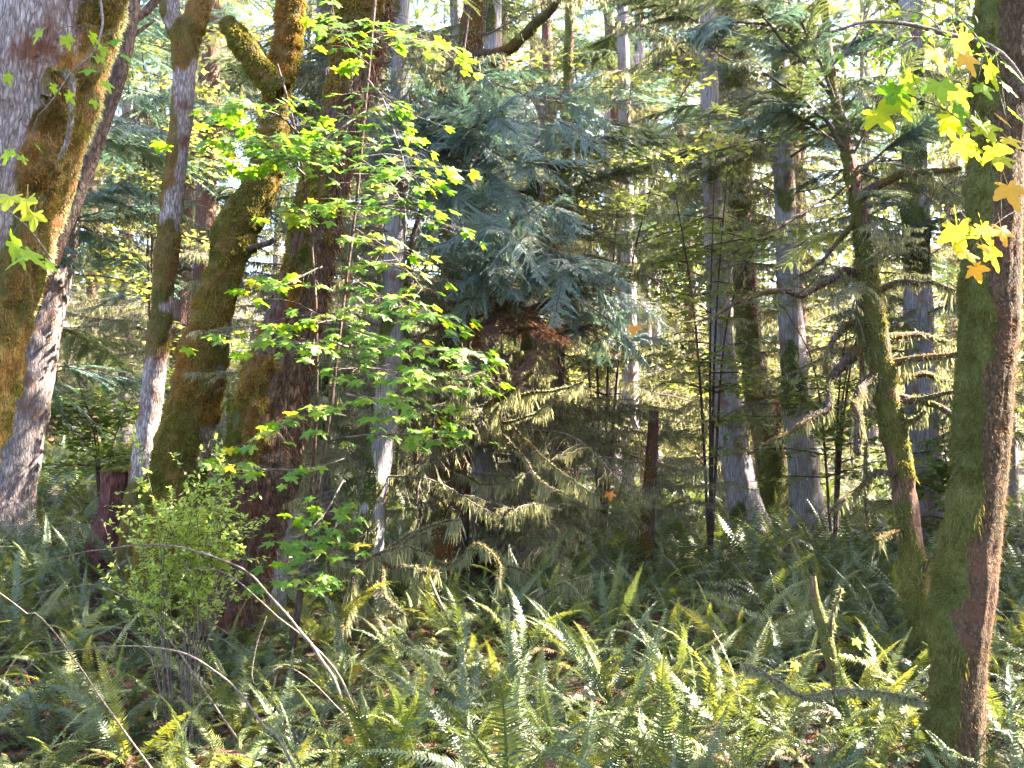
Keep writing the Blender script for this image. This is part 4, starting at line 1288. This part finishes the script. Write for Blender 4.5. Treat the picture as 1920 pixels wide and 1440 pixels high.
# ------------------------------------------------------------------ arching bare canes
for lab, q_, r0, d0, d1, mo in [
    ('long bare cane arching over the shrub down into the ferns', [(620, 1262), (560, 1180), (500, 1110), (440, 1060), (370, 1034), (290, 1022), (180, 1030), (100, 1055), (40, 1070)], 0.014, 7.0, 7.4, None),
    ('second bare cane arching just under the longest one', [(640, 1275), (575, 1200), (510, 1145), (430, 1080), (380, 1065), (330, 1075)], 0.010, 7.05, 7.3, None),
    ('thin pale cane bending low over the dark ferns', [(525, 1395), (500, 1370), (450, 1300), (400, 1255), (340, 1225), (260, 1213), (150, 1218), (70, 1230)], 0.010, 6.0, 6.5, None),
    ('short grey cane arching beside the shrub', [(290, 1160), (240, 1122), (190, 1100), (130, 1100), (60, 1115)], 0.009, 7.4, 7.6, None),
    ('straight thin twig slanting down at the frame edge', [(105, 1190), (50, 1150), (0, 1112), (-60, 1070)], 0.008, 6.5, 6.6, None),
    ('pale crooked twig hanging from the long cane', [(560, 1260), (480, 1285), (478, 1220), (500, 1155)], 0.005, 6.9, 6.9, None)]:
    b0 = P(*q_[0], d0)
    gz = float(ground(b0[0], b0[1]))
    ct = thing('bare_cane', lab, 'branch', (b0[0], b0[1], gz))
    dv = nrm(b0 - P(*q_[1], d0))
    dv = nrm(np.array([dv[0], dv[1], min(dv[2], -0.5) * 1.9]))
    e_ = b0 + dv * ((b0[2] - gz + 0.1) / -dv[2])
    ct.location = (float(e_[0]), float(e_[1]), float(ground(e_[0], e_[1])))
    rows = [e_] + [P(a, b_, d0 + (d1 - d0) * k_ / (len(q_) - 1)) for k_, (a, b_) in enumerate(q_)]
    limb3(ct, np.array(rows), r0, 0.003, 'cane', mo, sides=6, name='stem')

# ------------------------------------------------------------------ ferns
def frond_mesh(name, mat, arch, seed, pairs=40, lod=0):
    r_ = np.random.default_rng(seed)
    n = 18
    s = np.linspace(0, 1, n)
    ang = arch[0] + (arch[1] - arch[0]) * s ** 1.4
    x = np.concatenate([[0], np.cumsum(np.cos(ang[:-1]) / (n - 1))])
    z = np.concatenate([[0], np.cumsum(np.sin(ang[:-1]) / (n - 1))])
    y = 0.05 * np.sin(s * 3 + seed) * s
    ra = np.stack([x, y, z], -1)
    mb = MB()
    tube(mb, ra, np.linspace(0.006, 0.0012, n), 3, a=0.75)
    td = nrm(np.gradient(ra, axis=0))
    f = np.linspace(0.10, 0.995, pairs)
    pr = np.stack([np.interp(f, s, ra[:, c]) for c in range(3)], -1)
    tt = nrm(np.stack([np.interp(f, s, td[:, c]) for c in range(3)], -1))
    side = nrm(np.cross(tt, np.array([0, 0.02, 1.0])))
    up = np.cross(side, tt)
    prof = np.clip(np.minimum(0.55 + f * 1.6, 1.0), 0, 1) * np.clip((1.02 - f) / 0.55, 0.06, 1) ** 0.8
    gone = r_.uniform(0, 1, pairs) < 0.03
    w = 0.9 / pairs
    for sg in (-1, 1):
        L = 0.082 * prof * r_.uniform(0.88, 1.1, pairs) * np.where(gone, 0.2, 1)
        d = nrm(sg * side + tt * (0.16 + 0.45 * f[:, None]) + up * r_.uniform(-0.28, 0.22, (pairs, 1)))
        ws = nrm(tt + up * r_.normal(0, 0.15, (pairs, 1)))
        b0 = pr + d * 0.002
        md = pr + d * (L * 0.55)[:, None] + up * (0.006)
        tp = pr + d * L[:, None] - up * (L * r_.uniform(0.02, 0.22, pairs))[:, None] + tt * (L * 0.18)[:, None]
        vv = np.stack([b0 - ws * w * 0.36, b0 + ws * w * 0.44, md + ws * w * 0.28, md - ws * w * 0.28, tp], 1)
        kk = np.arange(pairs)[:, None] * 5
        mb.add(vv.reshape(-1, 3), kk + np.array([[0, 1, 2, 3]]), kk + np.array([[3, 2, 4]]), 0, np.repeat(np.clip(r_.normal(0.45, 0.14, pairs) + 0.25 * f, 0, 1), 5))
    return mb, mb.mesh(name, M[mat], smooth=False)


ARCH = [(1.25, 0.45), (1.15, -0.10), (1.05, -0.55), (0.85, -0.75), (1.35, 0.7), (0.6, -0.8)]
FR = {}
FRMB = {}
for mat in ('fern', 'fern_yellow', 'fern_dead'):
    FR[mat] = []
    FRMB[mat] = []
    for k_, ar in enumerate(ARCH if mat != 'fern_dead' else [(0.5, -1.1), (0.1, -0.9), (0.9, -1.3)]):
        a_, b_ = frond_mesh('frond', mat, ar, 50 + k_, 46 if mat != 'fern_dead' else 30)
        FR[mat].append(b_)
        FRMB[mat].append(a_)


def mbmat(mb_, m, out, mi):
    mm = np.array(m)
    off = out.n
    for v_, a_ in zip(mb_.v, mb_.a):
        out.v.append(v_ @ mm[:3, :3].T + mm[:3, 3])
        out.a.append(a_)
    for q_ in mb_.q:
        out.q.append(q_ + off)
        out.mq.append(np.full(len(q_), mi))
    for t_ in mb_.t:
        out.t.append(t_ + off)
        out.mt.append(np.full(len(t_), mi))
    out.n += mb_.n


def frond_spec(size, yellow=0.06, dead=0.22, n=None, erect=0.0):
    n = n or int(rng.integers(16, 24))
    a0 = U(0, 6.28)
    out = []
    for k_ in range(n):
        az = a0 + k_ * 2.39996 + rng.normal() * 0.2
        mat = 'fern'
        s_ = size * U(0.55, 1.15)
        tilt = rng.normal() * 0.28 + 0.16 - erect
        u = U()
        if u < dead:
            mat, s_ = 'fern_dead', s_ * 0.8
        elif u < dead + yellow:
            mat = 'fern_yellow'
        v_ = int(rng.integers(len(FR[mat])))
        out.append((mat, v_, Matrix.Rotation(az, 4, 'Z') @ Matrix.Rotation(tilt, 4, 'Y') @ Matrix.Rotation(rng.normal() * 0.45, 4, 'X') @ Matrix.Scale(s_, 4)))
    return out


CLUMP = []
for k_ in range(8):
    mb = MB()
    for mat, v_, m in frond_spec(1.0):
        mbmat(FRMB[mat][v_], m, mb, {'fern': 0, 'fern_yellow': 1, 'fern_dead': 2}[mat])
    CLUMP.append(mb.mesh('fern_clump', [M['fern'], M['fern_yellow'], M['fern_dead']], smooth=False))

# hand-placed ferns the photograph singles out
hero = [  # px, py of the crown's foot, depth, size, label, yellow, dead, n
    (965, 1470, 6.3, 1.25, 'largest sword fern with a fan of silvery green fronds, front middle', 0.05, 0.05, 17),
    (745, 1440, 6.5, 1.05, 'sword fern with a glowing yellow upright frond, front', 0.5, 0.1, 12),
    (590, 1440, 6.4, 0.85, 'sword fern with two yellow lit fronds next to brown ones', 0.45, 0.2, 12),
    (1300, 1490, 5.6, 0.85, 'yellow-green sword fern at the bottom edge, before the dark gap', 0.7, 0.1, 12),
    (1700, 1490, 5.6, 1.0, 'arching silvery sword fern at the foot of the furry maple', 0.1, 0.1, 15),
    (1830, 1480, 5.6, 0.9, 'sword fern with upright fronds covering the furry maple base', 0.15, 0.1, 14),
    (1620, 1265, 8.2, 0.95, 'bright yellow sword fern behind the forked mossy snag', 0.75, 0.05, 13),
    (250, 1285, 7.2, 0.85, 'yellow-lit sword fern under the low bending cane', 0.5, 0.3, 13),
    (215, 1460, 5.8, 0.9, 'dark green sword fern in the shady front corner', 0.0, 0.45, 14),
    (420, 1450, 5.7, 0.85, 'bluish sword fern over brown dead fronds beside the low cane', 0.0, 0.5, 14),
    (60, 1340, 6.0, 0.95, 'pale bluish sword fern at the frame edge below the thin twig', 0.0, 0.1, 14),
    (1430, 1460, 5.9, 0.95, 'wide dark sword fern in front of the level mossy branch', 0.1, 0.1, 15),
]
spots = []
for (px, py, d, size, lab, ye, de, n) in hero:
    p_ = P(px, py, d)
    z = float(ground(p_[0], p_[1]))
    t = thing('sword_fern', lab, 'fern', (p_[0], p_[1], z))
    for mat, v_, m in frond_spec(size, ye, de, n, erect=0.12):
        put('frond', FR[mat][v_], t, Matrix.Translation((p_[0], p_[1], z)) @ m)
    spots.append((p_[0], p_[1], size))
tr_xy = []
cand = 0
placed = []
while len(placed) < 1050 and cand < 60000:
    cand += 1
    y = 4.6 + 20.5 * U() ** 1.15
    hw = 0.50 * y + 0.8
    x = U(-hw, hw)
    if y < 5.2 and abs(x) > 3:
        continue
    if any(y < hy - 0.15 and abs(x / y - hx / hy) < 0.085 for hx, hy, _ in spots[:len(hero)]) and U() < 0.9:
        continue
    sp = 0.27 + 0.013 * y
    ok = True
    for (a, b_, s_) in spots:
        if (a - x) ** 2 + (b_ - y) ** 2 < sp * sp:
            ok = False
            break
    if not ok:
        continue
    spots.append((x, y, 1))
    placed.append((x, y))
placed.sort(key=lambda q_: q_[1])


MARKS = [(60, 1340, 6.0, 'the pale bluish edge fern'), (215, 1460, 5.8, 'the dark corner fern'), (420, 1450, 5.7, 'the bluish cane-side fern'), (330, 1225, 6.3, 'the low bending cane'),
         (345, 1110, 8.0, 'the huckleberry shrub'), (480, 1110, 7.1, 'the long arching cane'), (432, 1130, 9.6, 'the big dark maple'), (322, 960, 10.5, 'the golden mossy maple'), (210, 1012, 12.2, 'the red stump'),
         (8, 930, 14, 'the broad fir'), (590, 1440, 6.4, 'the two-yellow-frond fern'), (745, 1440, 6.5, 'the glowing yellow frond'), (965, 1470, 6.3, 'the largest silvery fern'), (735, 1120, 10.6, 'the mossy fallen limbs'),
         (640, 1110, 8.6, 'the vine maple foot'), (826, 1090, 12.6, 'the hollow maple'), (955, 1085, 13.2, 'the spreading hemlock roots'), (1050, 1100, 10.3, 'the slanting mossy stick'), (1208, 1080, 13.5, 'the thin dark snag'),
         (1402, 990, 18, 'the palest cedar'), (1518, 990, 17, 'the stringy grey cedar'), (1300, 1490, 5.6, 'the yellow-green bottom fern'), (1430, 1460, 5.9, 'the wide dark fern'), (1560, 1240, 7.6, 'the forked mossy snag'),
         (1640, 1300, 6.9, 'the level mossy branch'), (1734, 1250, 9.2, 'the red mossy hemlock'), (1790, 1420, 7.3, 'the furry maple'), (1250, 1180, 8.8, 'the sunlit fern bank'), (1000, 1200, 8.6, 'the open fern middle'), (1742, 1050, 15, 'the dusky purple cedar')]
MARKP = [(P(a, b_, d)[0], d, nm) for a, b_, d, nm in MARKS]


def place_words(x, y):
    k_ = min(range(len(MARKP)), key=lambda i_: (MARKP[i_][0] - x) ** 2 + (MARKP[i_][1] - y) ** 2)
    mx, my, nm = MARKP[k_]
    dx, dy = x - mx, y - my
    r_ = math.hypot(dx, dy)
    far = 'close ' if r_ < 0.9 else ('' if r_ < 1.9 else 'well ')
    if abs(dx) > abs(dy):
        w = ('right of' if dx > 0 else 'left of')
    else:
        w = 'behind' if dy > 0 else 'in front of'
    return f'{far}{w} {nm}'


def zone(x, y):
    px = 960 + x / y * F
    row = 'front' if y < 7.6 else ('middle' if y < 11 else ('back' if y < 16 else 'far'))
    return row, ('l' if px < 560 else ('m' if px < 1250 else 'r'))


nthing = 0
GRP = 'sword ferns of the forest floor'
for (x, y) in placed[:288]:
    z = float(ground(x, y))
    row, col = zone(x, y)
    size = U(0.55, 0.98) * (0.88 if y < 6 else 1)
    if 5.7 < y < 7.0 and 1.1 < x < 2.6:
        size *= 0.62
    sw = 'small' if size < 0.62 else ('large' if size > 0.82 else 'mid-sized')
    if y < 9.5:
        de = 0.5 if (row, col) == ('front', 'l') else 0.22
        ye = 0.07 if col == 'r' or row == 'middle' else 0.03
        sp_ = frond_spec(size, ye, de)
        ny = sum(q_[0] == 'fern_yellow' for q_ in sp_)
        nd = sum(q_[0] == 'fern_dead' for q_ in sp_) / len(sp_)
        look = ' with yellow fronds' if ny > 1 else (' with one yellow frond' if ny else (' with many brown fronds' if nd > 0.33 else (' all green' if nd < 0.1 else ' with some brown fronds')))
        t = thing('sword_fern', f'{sw} sword fern{look} {place_words(x, y)}', 'fern', (x, y, z), GRP)
        for mat, v_, m in sp_:
            put('frond', FR[mat][v_], t, Matrix.Translation((x, y, z)) @ m)
    else:
        o = link('sword_fern', CLUMP[int(rng.integers(8))])
        o.location = (x, y, z)
        o.rotation_euler = (rng.normal() * 0.1, rng.normal() * 0.1, U(0, 6.28))
        o.scale = (size,) * 3
        tag(o, f'{sw} shaded sword fern {place_words(x, y)}', 'fern', GRP)
far_f = MB()
frl = []
for k_, ar in enumerate(ARCH[:4]):
    full = FRMB['fern'][k_]
    lo_ = MB()
    r_ = np.random.default_rng(k_)
    n_ = 8
    s_ = np.linspace(0, 1, n_)
    an_ = ar[0] + (ar[1] - ar[0]) * s_ ** 1.4
    ra_ = np.stack([np.concatenate([[0], np.cumsum(np.cos(an_[:-1]) / (n_ - 1))]), 0.05 * np.sin(s_ * 3 + k_) * s_, np.concatenate([[0], np.cumsum(np.sin(an_[:-1]) / (n_ - 1))])], -1)
    f_ = np.linspace(0.1, 1.0, 20)
    pr_ = np.stack([np.interp(f_, s_, ra_[:, c]) for c in range(3)], -1)
    tt_ = np.gradient(pr_, axis=0)
    tt_ = nrm(tt_)
    sd_ = nrm(np.cross(tt_, np.array([0, 0.02, 1.0])))
    for sg in (-1, 1):
        blades(lo_, pr_, nrm(sg * sd_ + tt_ * (0.15 + 0.5 * f_[:, None]) + np.array([0, 0, -0.15])), 0.105 * np.clip((1.04 - f_) / 0.6, 0.1, 1), 0.034, side=tt_, a=np.clip(r_.normal(0.5, 0.2, 20), 0, 1))
    frl.append(lo_)
for (x, y) in placed[288:]:
    z = float(ground(x, y))
    for mat, v_, m in frond_spec(U(0.6, 0.95), 0, 0, 12):
        mbmat(frl[v_ % 4], Matrix.Translation((x, y, z)) @ m, far_f, 0)
for k_ in range(300):
    y = U(20, 44)
    x = U(-0.5, 0.5) * y
    z = float(ground(x, y))
    for mat, v_, m in frond_spec(U(0.7, 1.1), 0, 0, 9):
        mbmat(frl[v_ % 4], Matrix.Translation((x, y, z)) @ m, far_f, 0)
ff = far_f.build('fern_cover', M['fern'], smooth=False, kind='stuff')
ff['label'] = 'ground cover of small ferns on the far slope'
ff['category'] = 'ferns'

# litter of dead bits and twigs on the soil
lt = MB()
n_ = 14000
y = 4 + 16 * U(0, 1, n_) ** 1.2
x = U(-0.52, 0.52, n_) * y
pp = np.stack([x, y, ground(x, y) + U(0.0, 0.06, n_)], -1)
blades(lt, pp, rng.normal(size=(n_, 3)) * np.array([1, 1, 0.25]), U(0.04, 0.14, n_), U(0.008, 0.03, n_), a=U(0, 1, n_), segs=2)
o = lt.build('leaf_litter', M['fern_dead'], smooth=False, kind='stuff')
o['label'] = 'brown litter of dead fronds and leaves on the soil'
o['category'] = 'litter'

# ------------------------------------------------------------------ the stand of conifers behind
TRUNKS = []
for k_ in range(5):
    H_ = 24.0
    n_ = 60
    s_ = np.linspace(0, 1, n_)
    pts = np.stack([0.35 * np.sin(s_ * 3 + k_ * 2) * s_, 0.3 * np.sin(s_ * 2 + k_) * s_, -0.4 + (H_ + 0.4) * s_], -1)
    rad = 0.24 * (1 - 0.8 * s_) + 0.01
    v_, ring_, ms_ = trunk_surface(pts, rad, 20, moss_amt=0.3, moss_dir=(-0.5, -0.6, 0), moss_bias=0.15, seed=60 + k_, flare=0.4)
    pair = []
    for bm_ in ('bark_cedar', 'bark_fir', 'bark_red'):
        mb = MB()
        add_surface(mb, v_, ms_)
        pair.append(mb.mesh('conifer_trunk', M[bm_]))
    TRUNKS.append((pair, pts, rad))
KIND = [('grey', 0), ('brown', 1), ('red-brown', 2)]
far_spots = []
tries = 0
while len(far_spots) < 80 and tries < 9000:
    tries += 1
    y = 19 + 46 * U() ** 0.9
    x = U(-0.56, 0.62) * y
    if any((a - x) ** 2 + (b_ - y) ** 2 < 2.6 for a, b_ in far_spots):
        continue
    if not clear_of_beams(np.stack([np.full(48, x), np.full(48, y), np.linspace(0, 24, 48)], -1), np.full(48, 0.4)):
        continue
    px = 960 + x / y * F
    if 150 < px < 480 and U() < 0.25:
        continue
    far_spots.append((x, y))
far_spots.sort(key=lambda q_: q_[1])


def conifer(x, y, lab, grp, bi, nb, h0, h1, styles, sc=1.0, smin=0.6, smax=1.5, shade=False):
    z = float(ground(x, y))
    t = thing('conifer_tree', lab, 'tree', (x, y, z), grp)
    pair, pts, rad = TRUNKS[int(rng.integers(5))]
    rot = Matrix.Translation((x, y, z)) @ Matrix.Rotation(U(0, 6.28), 4, 'Z') @ Matrix.Rotation(rng.normal() * 0.03, 4, 'X')
    w_ = sc * U(0.6, 1.15)
    tm = rot @ Matrix.Diagonal((w_, w_, 1, 1))
    put('trunk', pair[bi], t, tm)
    for k_ in range(nb):
        hh = U(h0, h1)
        i_ = np.interp(hh, pts[:, 2], np.arange(len(pts)))
        c_ = np.array(tm @ Vector(pts[int(i_)]))
        c_[2] = z + hh
        a_ = U(0, 6.28)
        style = 'dead' if hh < 4 or U() < (0.68 if hh < 10 else 0.35) else styles[int(rng.integers(len(styles)))]
        d = np.array([math.cos(a_), math.sin(a_), U(-0.25, 0.2)])
        s_ = U(smin, smax) * (1.15 - 0.5 * hh / 24)
        if not bough_clear(c_, d, s_, 0.8):
            continue
        bough(t, style, c_, d, s_)


TM = [(60, 'the broad fir'), (190, 'the red stump'), (300, 'the slim forked maple'), (400, 'the golden mossy maple'), (520, 'the big dark maple'), (605, 'the mottled brown trunk'), (720, 'the grey cedar'), (850, 'the hollow maple'),
      (985, 'the rooted brown hemlock'), (1160, 'the pale close pair'), (1215, 'the thin dark snag'), (1360, 'the palest cedar'), (1420, 'the burled trunk'), (1490, 'the stringy grey cedar'), (1650, 'the red mossy hemlock'),
      (1735, 'the dusky purple cedar'), (1850, 'the furry maple')]
for (x, y) in far_spots:
    bi = int(rng.integers(3))
    px = 960 + x / y * F
    mx, nm = min(TM, key=lambda q_: abs(q_[0] - px))
    rel = 'straight behind' if abs(px - mx) < 18 else ('behind and left of' if px < mx else 'behind and right of')
    dist = 'nearby' if y < 27 else ('more distant' if y < 38 else ('far' if y < 50 else 'farthest'))
    top = 850 / F * y + 2.1 + 2
    conifer(x, y, f'{dist} {KIND[bi][0]} conifer with mossy dead branches {rel} {nm}', 'conifers of the stand behind', bi, 58 if y < 40 else 38, 1.0, min(23, top), ['hemlock', 'hemlock', 'cedar'])

# the wood goes on towards the sun: its crowns dapple the ferns; gaps let single beams through
sunny = []
tries = 0
while len(sunny) < 62 and tries < 20000:
    tries += 1
    a_ = U(6.0, 26)
    b_ = U(-9, 9) if len(sunny) < 46 else U(0.5, 6)
    h_ = np.array([math.sin(SUN_AZ), math.cos(SUN_AZ)])
    x, y = np.array([0.5, 8.0]) + h_ * a_ + np.array([h_[1], -h_[0]]) * b_
    if abs(x) < 0.50 * y + 0.9 or any((x - q_[0]) ** 2 + (y - q_[1]) ** 2 < 2.0 for q_ in sunny + far_spots):
        continue
    if not clear_of_beams(np.stack([np.full(48, x), np.full(48, y), np.linspace(0, 24, 48)], -1), np.full(48, 0.38)):
        continue
    sunny.append((x, y))
for (x, y) in sunny:
    conifer(x, y, 'tall conifer just out of the picture on the sunny side', 'conifers on the sunny side', int(rng.integers(3)), 70, 3.0, 23.5, ['hemlock', 'hemlock', 'cedar'], 1.0, 0.8, 1.6, shade=True)

# broadleaf understory trees, sunlit, behind
def small_tree(x, y, h, spread, nleaf, lab, tone, trunk_r=0.05):
    z = float(ground(x, y))
    t = thing('understory_maple', lab, 'tree', (x, y, z), None)
    mb = MB()
    fl = MB()
    lv, ld, ls = [], [], []
    for k_ in range(4):
        a_ = U(0, 6.28)
        top = np.array([x + math.cos(a_) * spread * U(0.3, 0.8), y + math.sin(a_) * spread * U(0.3, 0.8), z + h * U(0.7, 1.0)])
        p_ = spline([[x, y, z - 0.1], [x + (top[0] - x) * 0.3, y + (top[1] - y) * 0.3, z + h * 0.5], top], 14)
        tube(mb, p_, np.linspace(trunk_r, 0.006, 14), 6)
        for q_ in range(9):
            i_ = int(U(4, 14))
            an = U(0, 6.28)
            e_ = p_[i_] + np.array([math.cos(an), math.sin(an), U(-0.1, 0.25)]) * spread * U(0.3, 0.8)
            tube(mb, np.array([p_[i_], (p_[i_] + e_) / 2 + [0, 0, 0.05], e_]), [0.012, 0.008, 0.004], 4)
            m_ = nleaf // 36
            f_ = U(0.2, 1.1, (m_, 1))
            lv.append(p_[i_] * (1 - f_) + e_ * f_ + rng.normal(size=(m_, 3)) * np.array([0.22, 0.22, 0.07]) * spread * 0.5)
    mb.build('trunk', M['bark_dark'], t)
    pp = np.concatenate(lv)
    n_ = len(pp)
    h_ = U(0, 6.28, n_)
    d1_ = np.stack([np.cos(h_), np.sin(h_), U(-0.5, 0.1, n_)], -1)
    sd_ = nrm(np.cross(d1_, np.array([0, 0, 1.0]) + rng.normal(size=(n_, 3)) * 0.3))
    L_ = U(0.07, 0.13, n_)[:, None]
    vv = np.stack([pp, pp + d1_ * L_ * 0.35 + sd_ * L_ * 0.55, pp + d1_ * L_ * 0.55 + sd_ * L_ * 0.18, pp + d1_ * L_, pp + d1_ * L_ * 0.55 - sd_ * L_ * 0.18, pp + d1_ * L_ * 0.35 - sd_ * L_ * 0.55], 1)
    k6 = np.arange(n_)[:, None] * 6
    fl.add(vv.reshape(-1, 3), np.concatenate([k6 + np.array([[0, 1, 2, 3]]), k6 + np.array([[0, 3, 4, 5]])]), None, 0, np.repeat(np.clip(rng.normal(tone, 0.2, n_), 0, 1), 6))
    fl.build('crown', M['leaf_far'], t, smooth=False, kind='stuff')


for (px, d, h, sp, nl, lab, tone) in [
    (290, 15, 10.8, 1.8, 2200, 'yellow-green maple crown high behind the slim forked maple', 0.75), (190, 16.5, 2.2, 1.5, 2200, 'low leafy bush on the rise behind the red stump', 0.3),
    (1130, 16, 8.0, 2.0, 2400, 'yellow-flecked understory maple above the blue green cedar', 0.65), (1330, 15, 6.5, 1.6, 1800, 'green and yellow understory maple before the burled trunk', 0.55),
    (1560, 15, 5.0, 1.4, 1600, 'green understory maple seen through the arms of the red hemlock', 0.35), (1780, 14, 2.2, 1.1, 1300, 'leafy green bush between red hemlock and furry maple', 0.3),
    (1000, 24, 4.0, 2.2, 2200, 'lit yellow-green bush beyond the brown hemlock roots', 0.6), (1300, 26, 3.2, 2.4, 2400, 'lit yellow-green bush beyond the pale cedar', 0.65),
    (740, 22, 3.5, 2.2, 2000, 'lit bush beyond the grey cedar', 0.55), (450, 19, 3.0, 2.0, 2000, 'leafy bush in shade beyond the golden mossy maple', 0.4),
    (1250, 36, 10.0, 3.5, 4200, 'tall sunlit maple far behind the thin snag', 0.8), (1420, 38, 12.0, 3.5, 4200, 'tall sunlit maple far behind the burled trunk', 0.8),
    (960, 40, 12.0, 3.5, 4200, 'tall sunlit maple far behind the dark hollow maple', 0.75), (1600, 34, 10.0, 3.2, 3600, 'tall sunlit maple far behind the red hemlock', 0.7),
    (700, 38, 11.0, 3.4, 3600, 'tall sunlit maple far behind the vine maple', 0.7), (1080, 30, 8.0, 3.0, 3600, 'sunlit maple behind the close pair of pale trunks', 0.8),
    (560, 36, 12.0, 3.0, 3000, 'tall pale maple far behind the big dark maple', 0.7)]:
    p_ = P(px, 900, d)
    small_tree(p_[0], p_[1], h, sp, nl, lab, tone, 0.016 if h < 4 else 0.024)

# the wood beyond, one mass
fw = MB()
n_ = 90000
y = U(50, 85, n_)
x = U(-0.6, 0.65, n_) * y
ok = ~((x / y > -0.42) & (x / y < -0.22) & (U(0, 1, n_) < 0.75))
x, y = x[ok], y[ok]
n_ = len(x)
z = ground(x, y) + 34 * U(0, 1, n_) ** 1.2
pp = np.stack([x, y, z], -1)
keep = fbm(pp * np.array([0.35, 0.35, 0.25]), 2) > 0.47
pp = pp[keep]
n_ = len(pp)
d_ = rng.normal(size=(n_, 3)) * np.array([1, 1, 0.5])
blades(fw, pp, d_, U(0.3, 0.75, n_), U(0.12, 0.30, n_), a=U(0, 1, n_), segs=2)
o = fw.build('distant_forest', M['leaf_far'], smooth=False, kind='stuff')
o['label'] = 'pale sunlit mass of distant woodland behind the conifers'
o['category'] = 'forest'

# fallen bright leaves caught on plants
for (px, py, d, s_, tn, lab) in [(1143, 925, 12.0, 0.10, 1.0, 'orange maple leaf caught in the shade beside the thin snag'), (1190, 612, 9.0, 0.11, 1.0, 'orange maple leaf caught in the dark hemlock spray'),
                                 (928, 1400, 6.2, 0.035, 1.0, 'small orange leaf on the large silvery fern, lower of two'), (930, 1368, 6.2, 0.03, 0.85, 'small orange leaf on the large silvery fern, upper of two'),
                                 (540, 398, 8.0, 0.07, 0.65, 'yellow maple leaf on the bright green tiers'), (1490, 1243, 7.3, 0.06, 0.6, 'yellow leaf on ferns left of the forked snag'), (1605, 1200, 7.4, 0.07, 0.25, 'lime green leaf on a stalk by the forked snag'),
                                 (655, 1383, 6.2, 0.05, 1.0, 'orange-red leaf on ferns at the bottom edge')]:
    o = link('fallen_leaf', leaf_toned(tn, 0))
    m = leaf_matrix(P(px, py, d), -1.5 + U(-0.5, 0.5), 0.9, 0.1, s_)
    o.matrix_world = m
    loc, rot, sca = m.decompose()
    o.location, o.rotation_euler, o.scale = loc, rot.to_euler(), sca
    tag(o, lab, 'leaf')
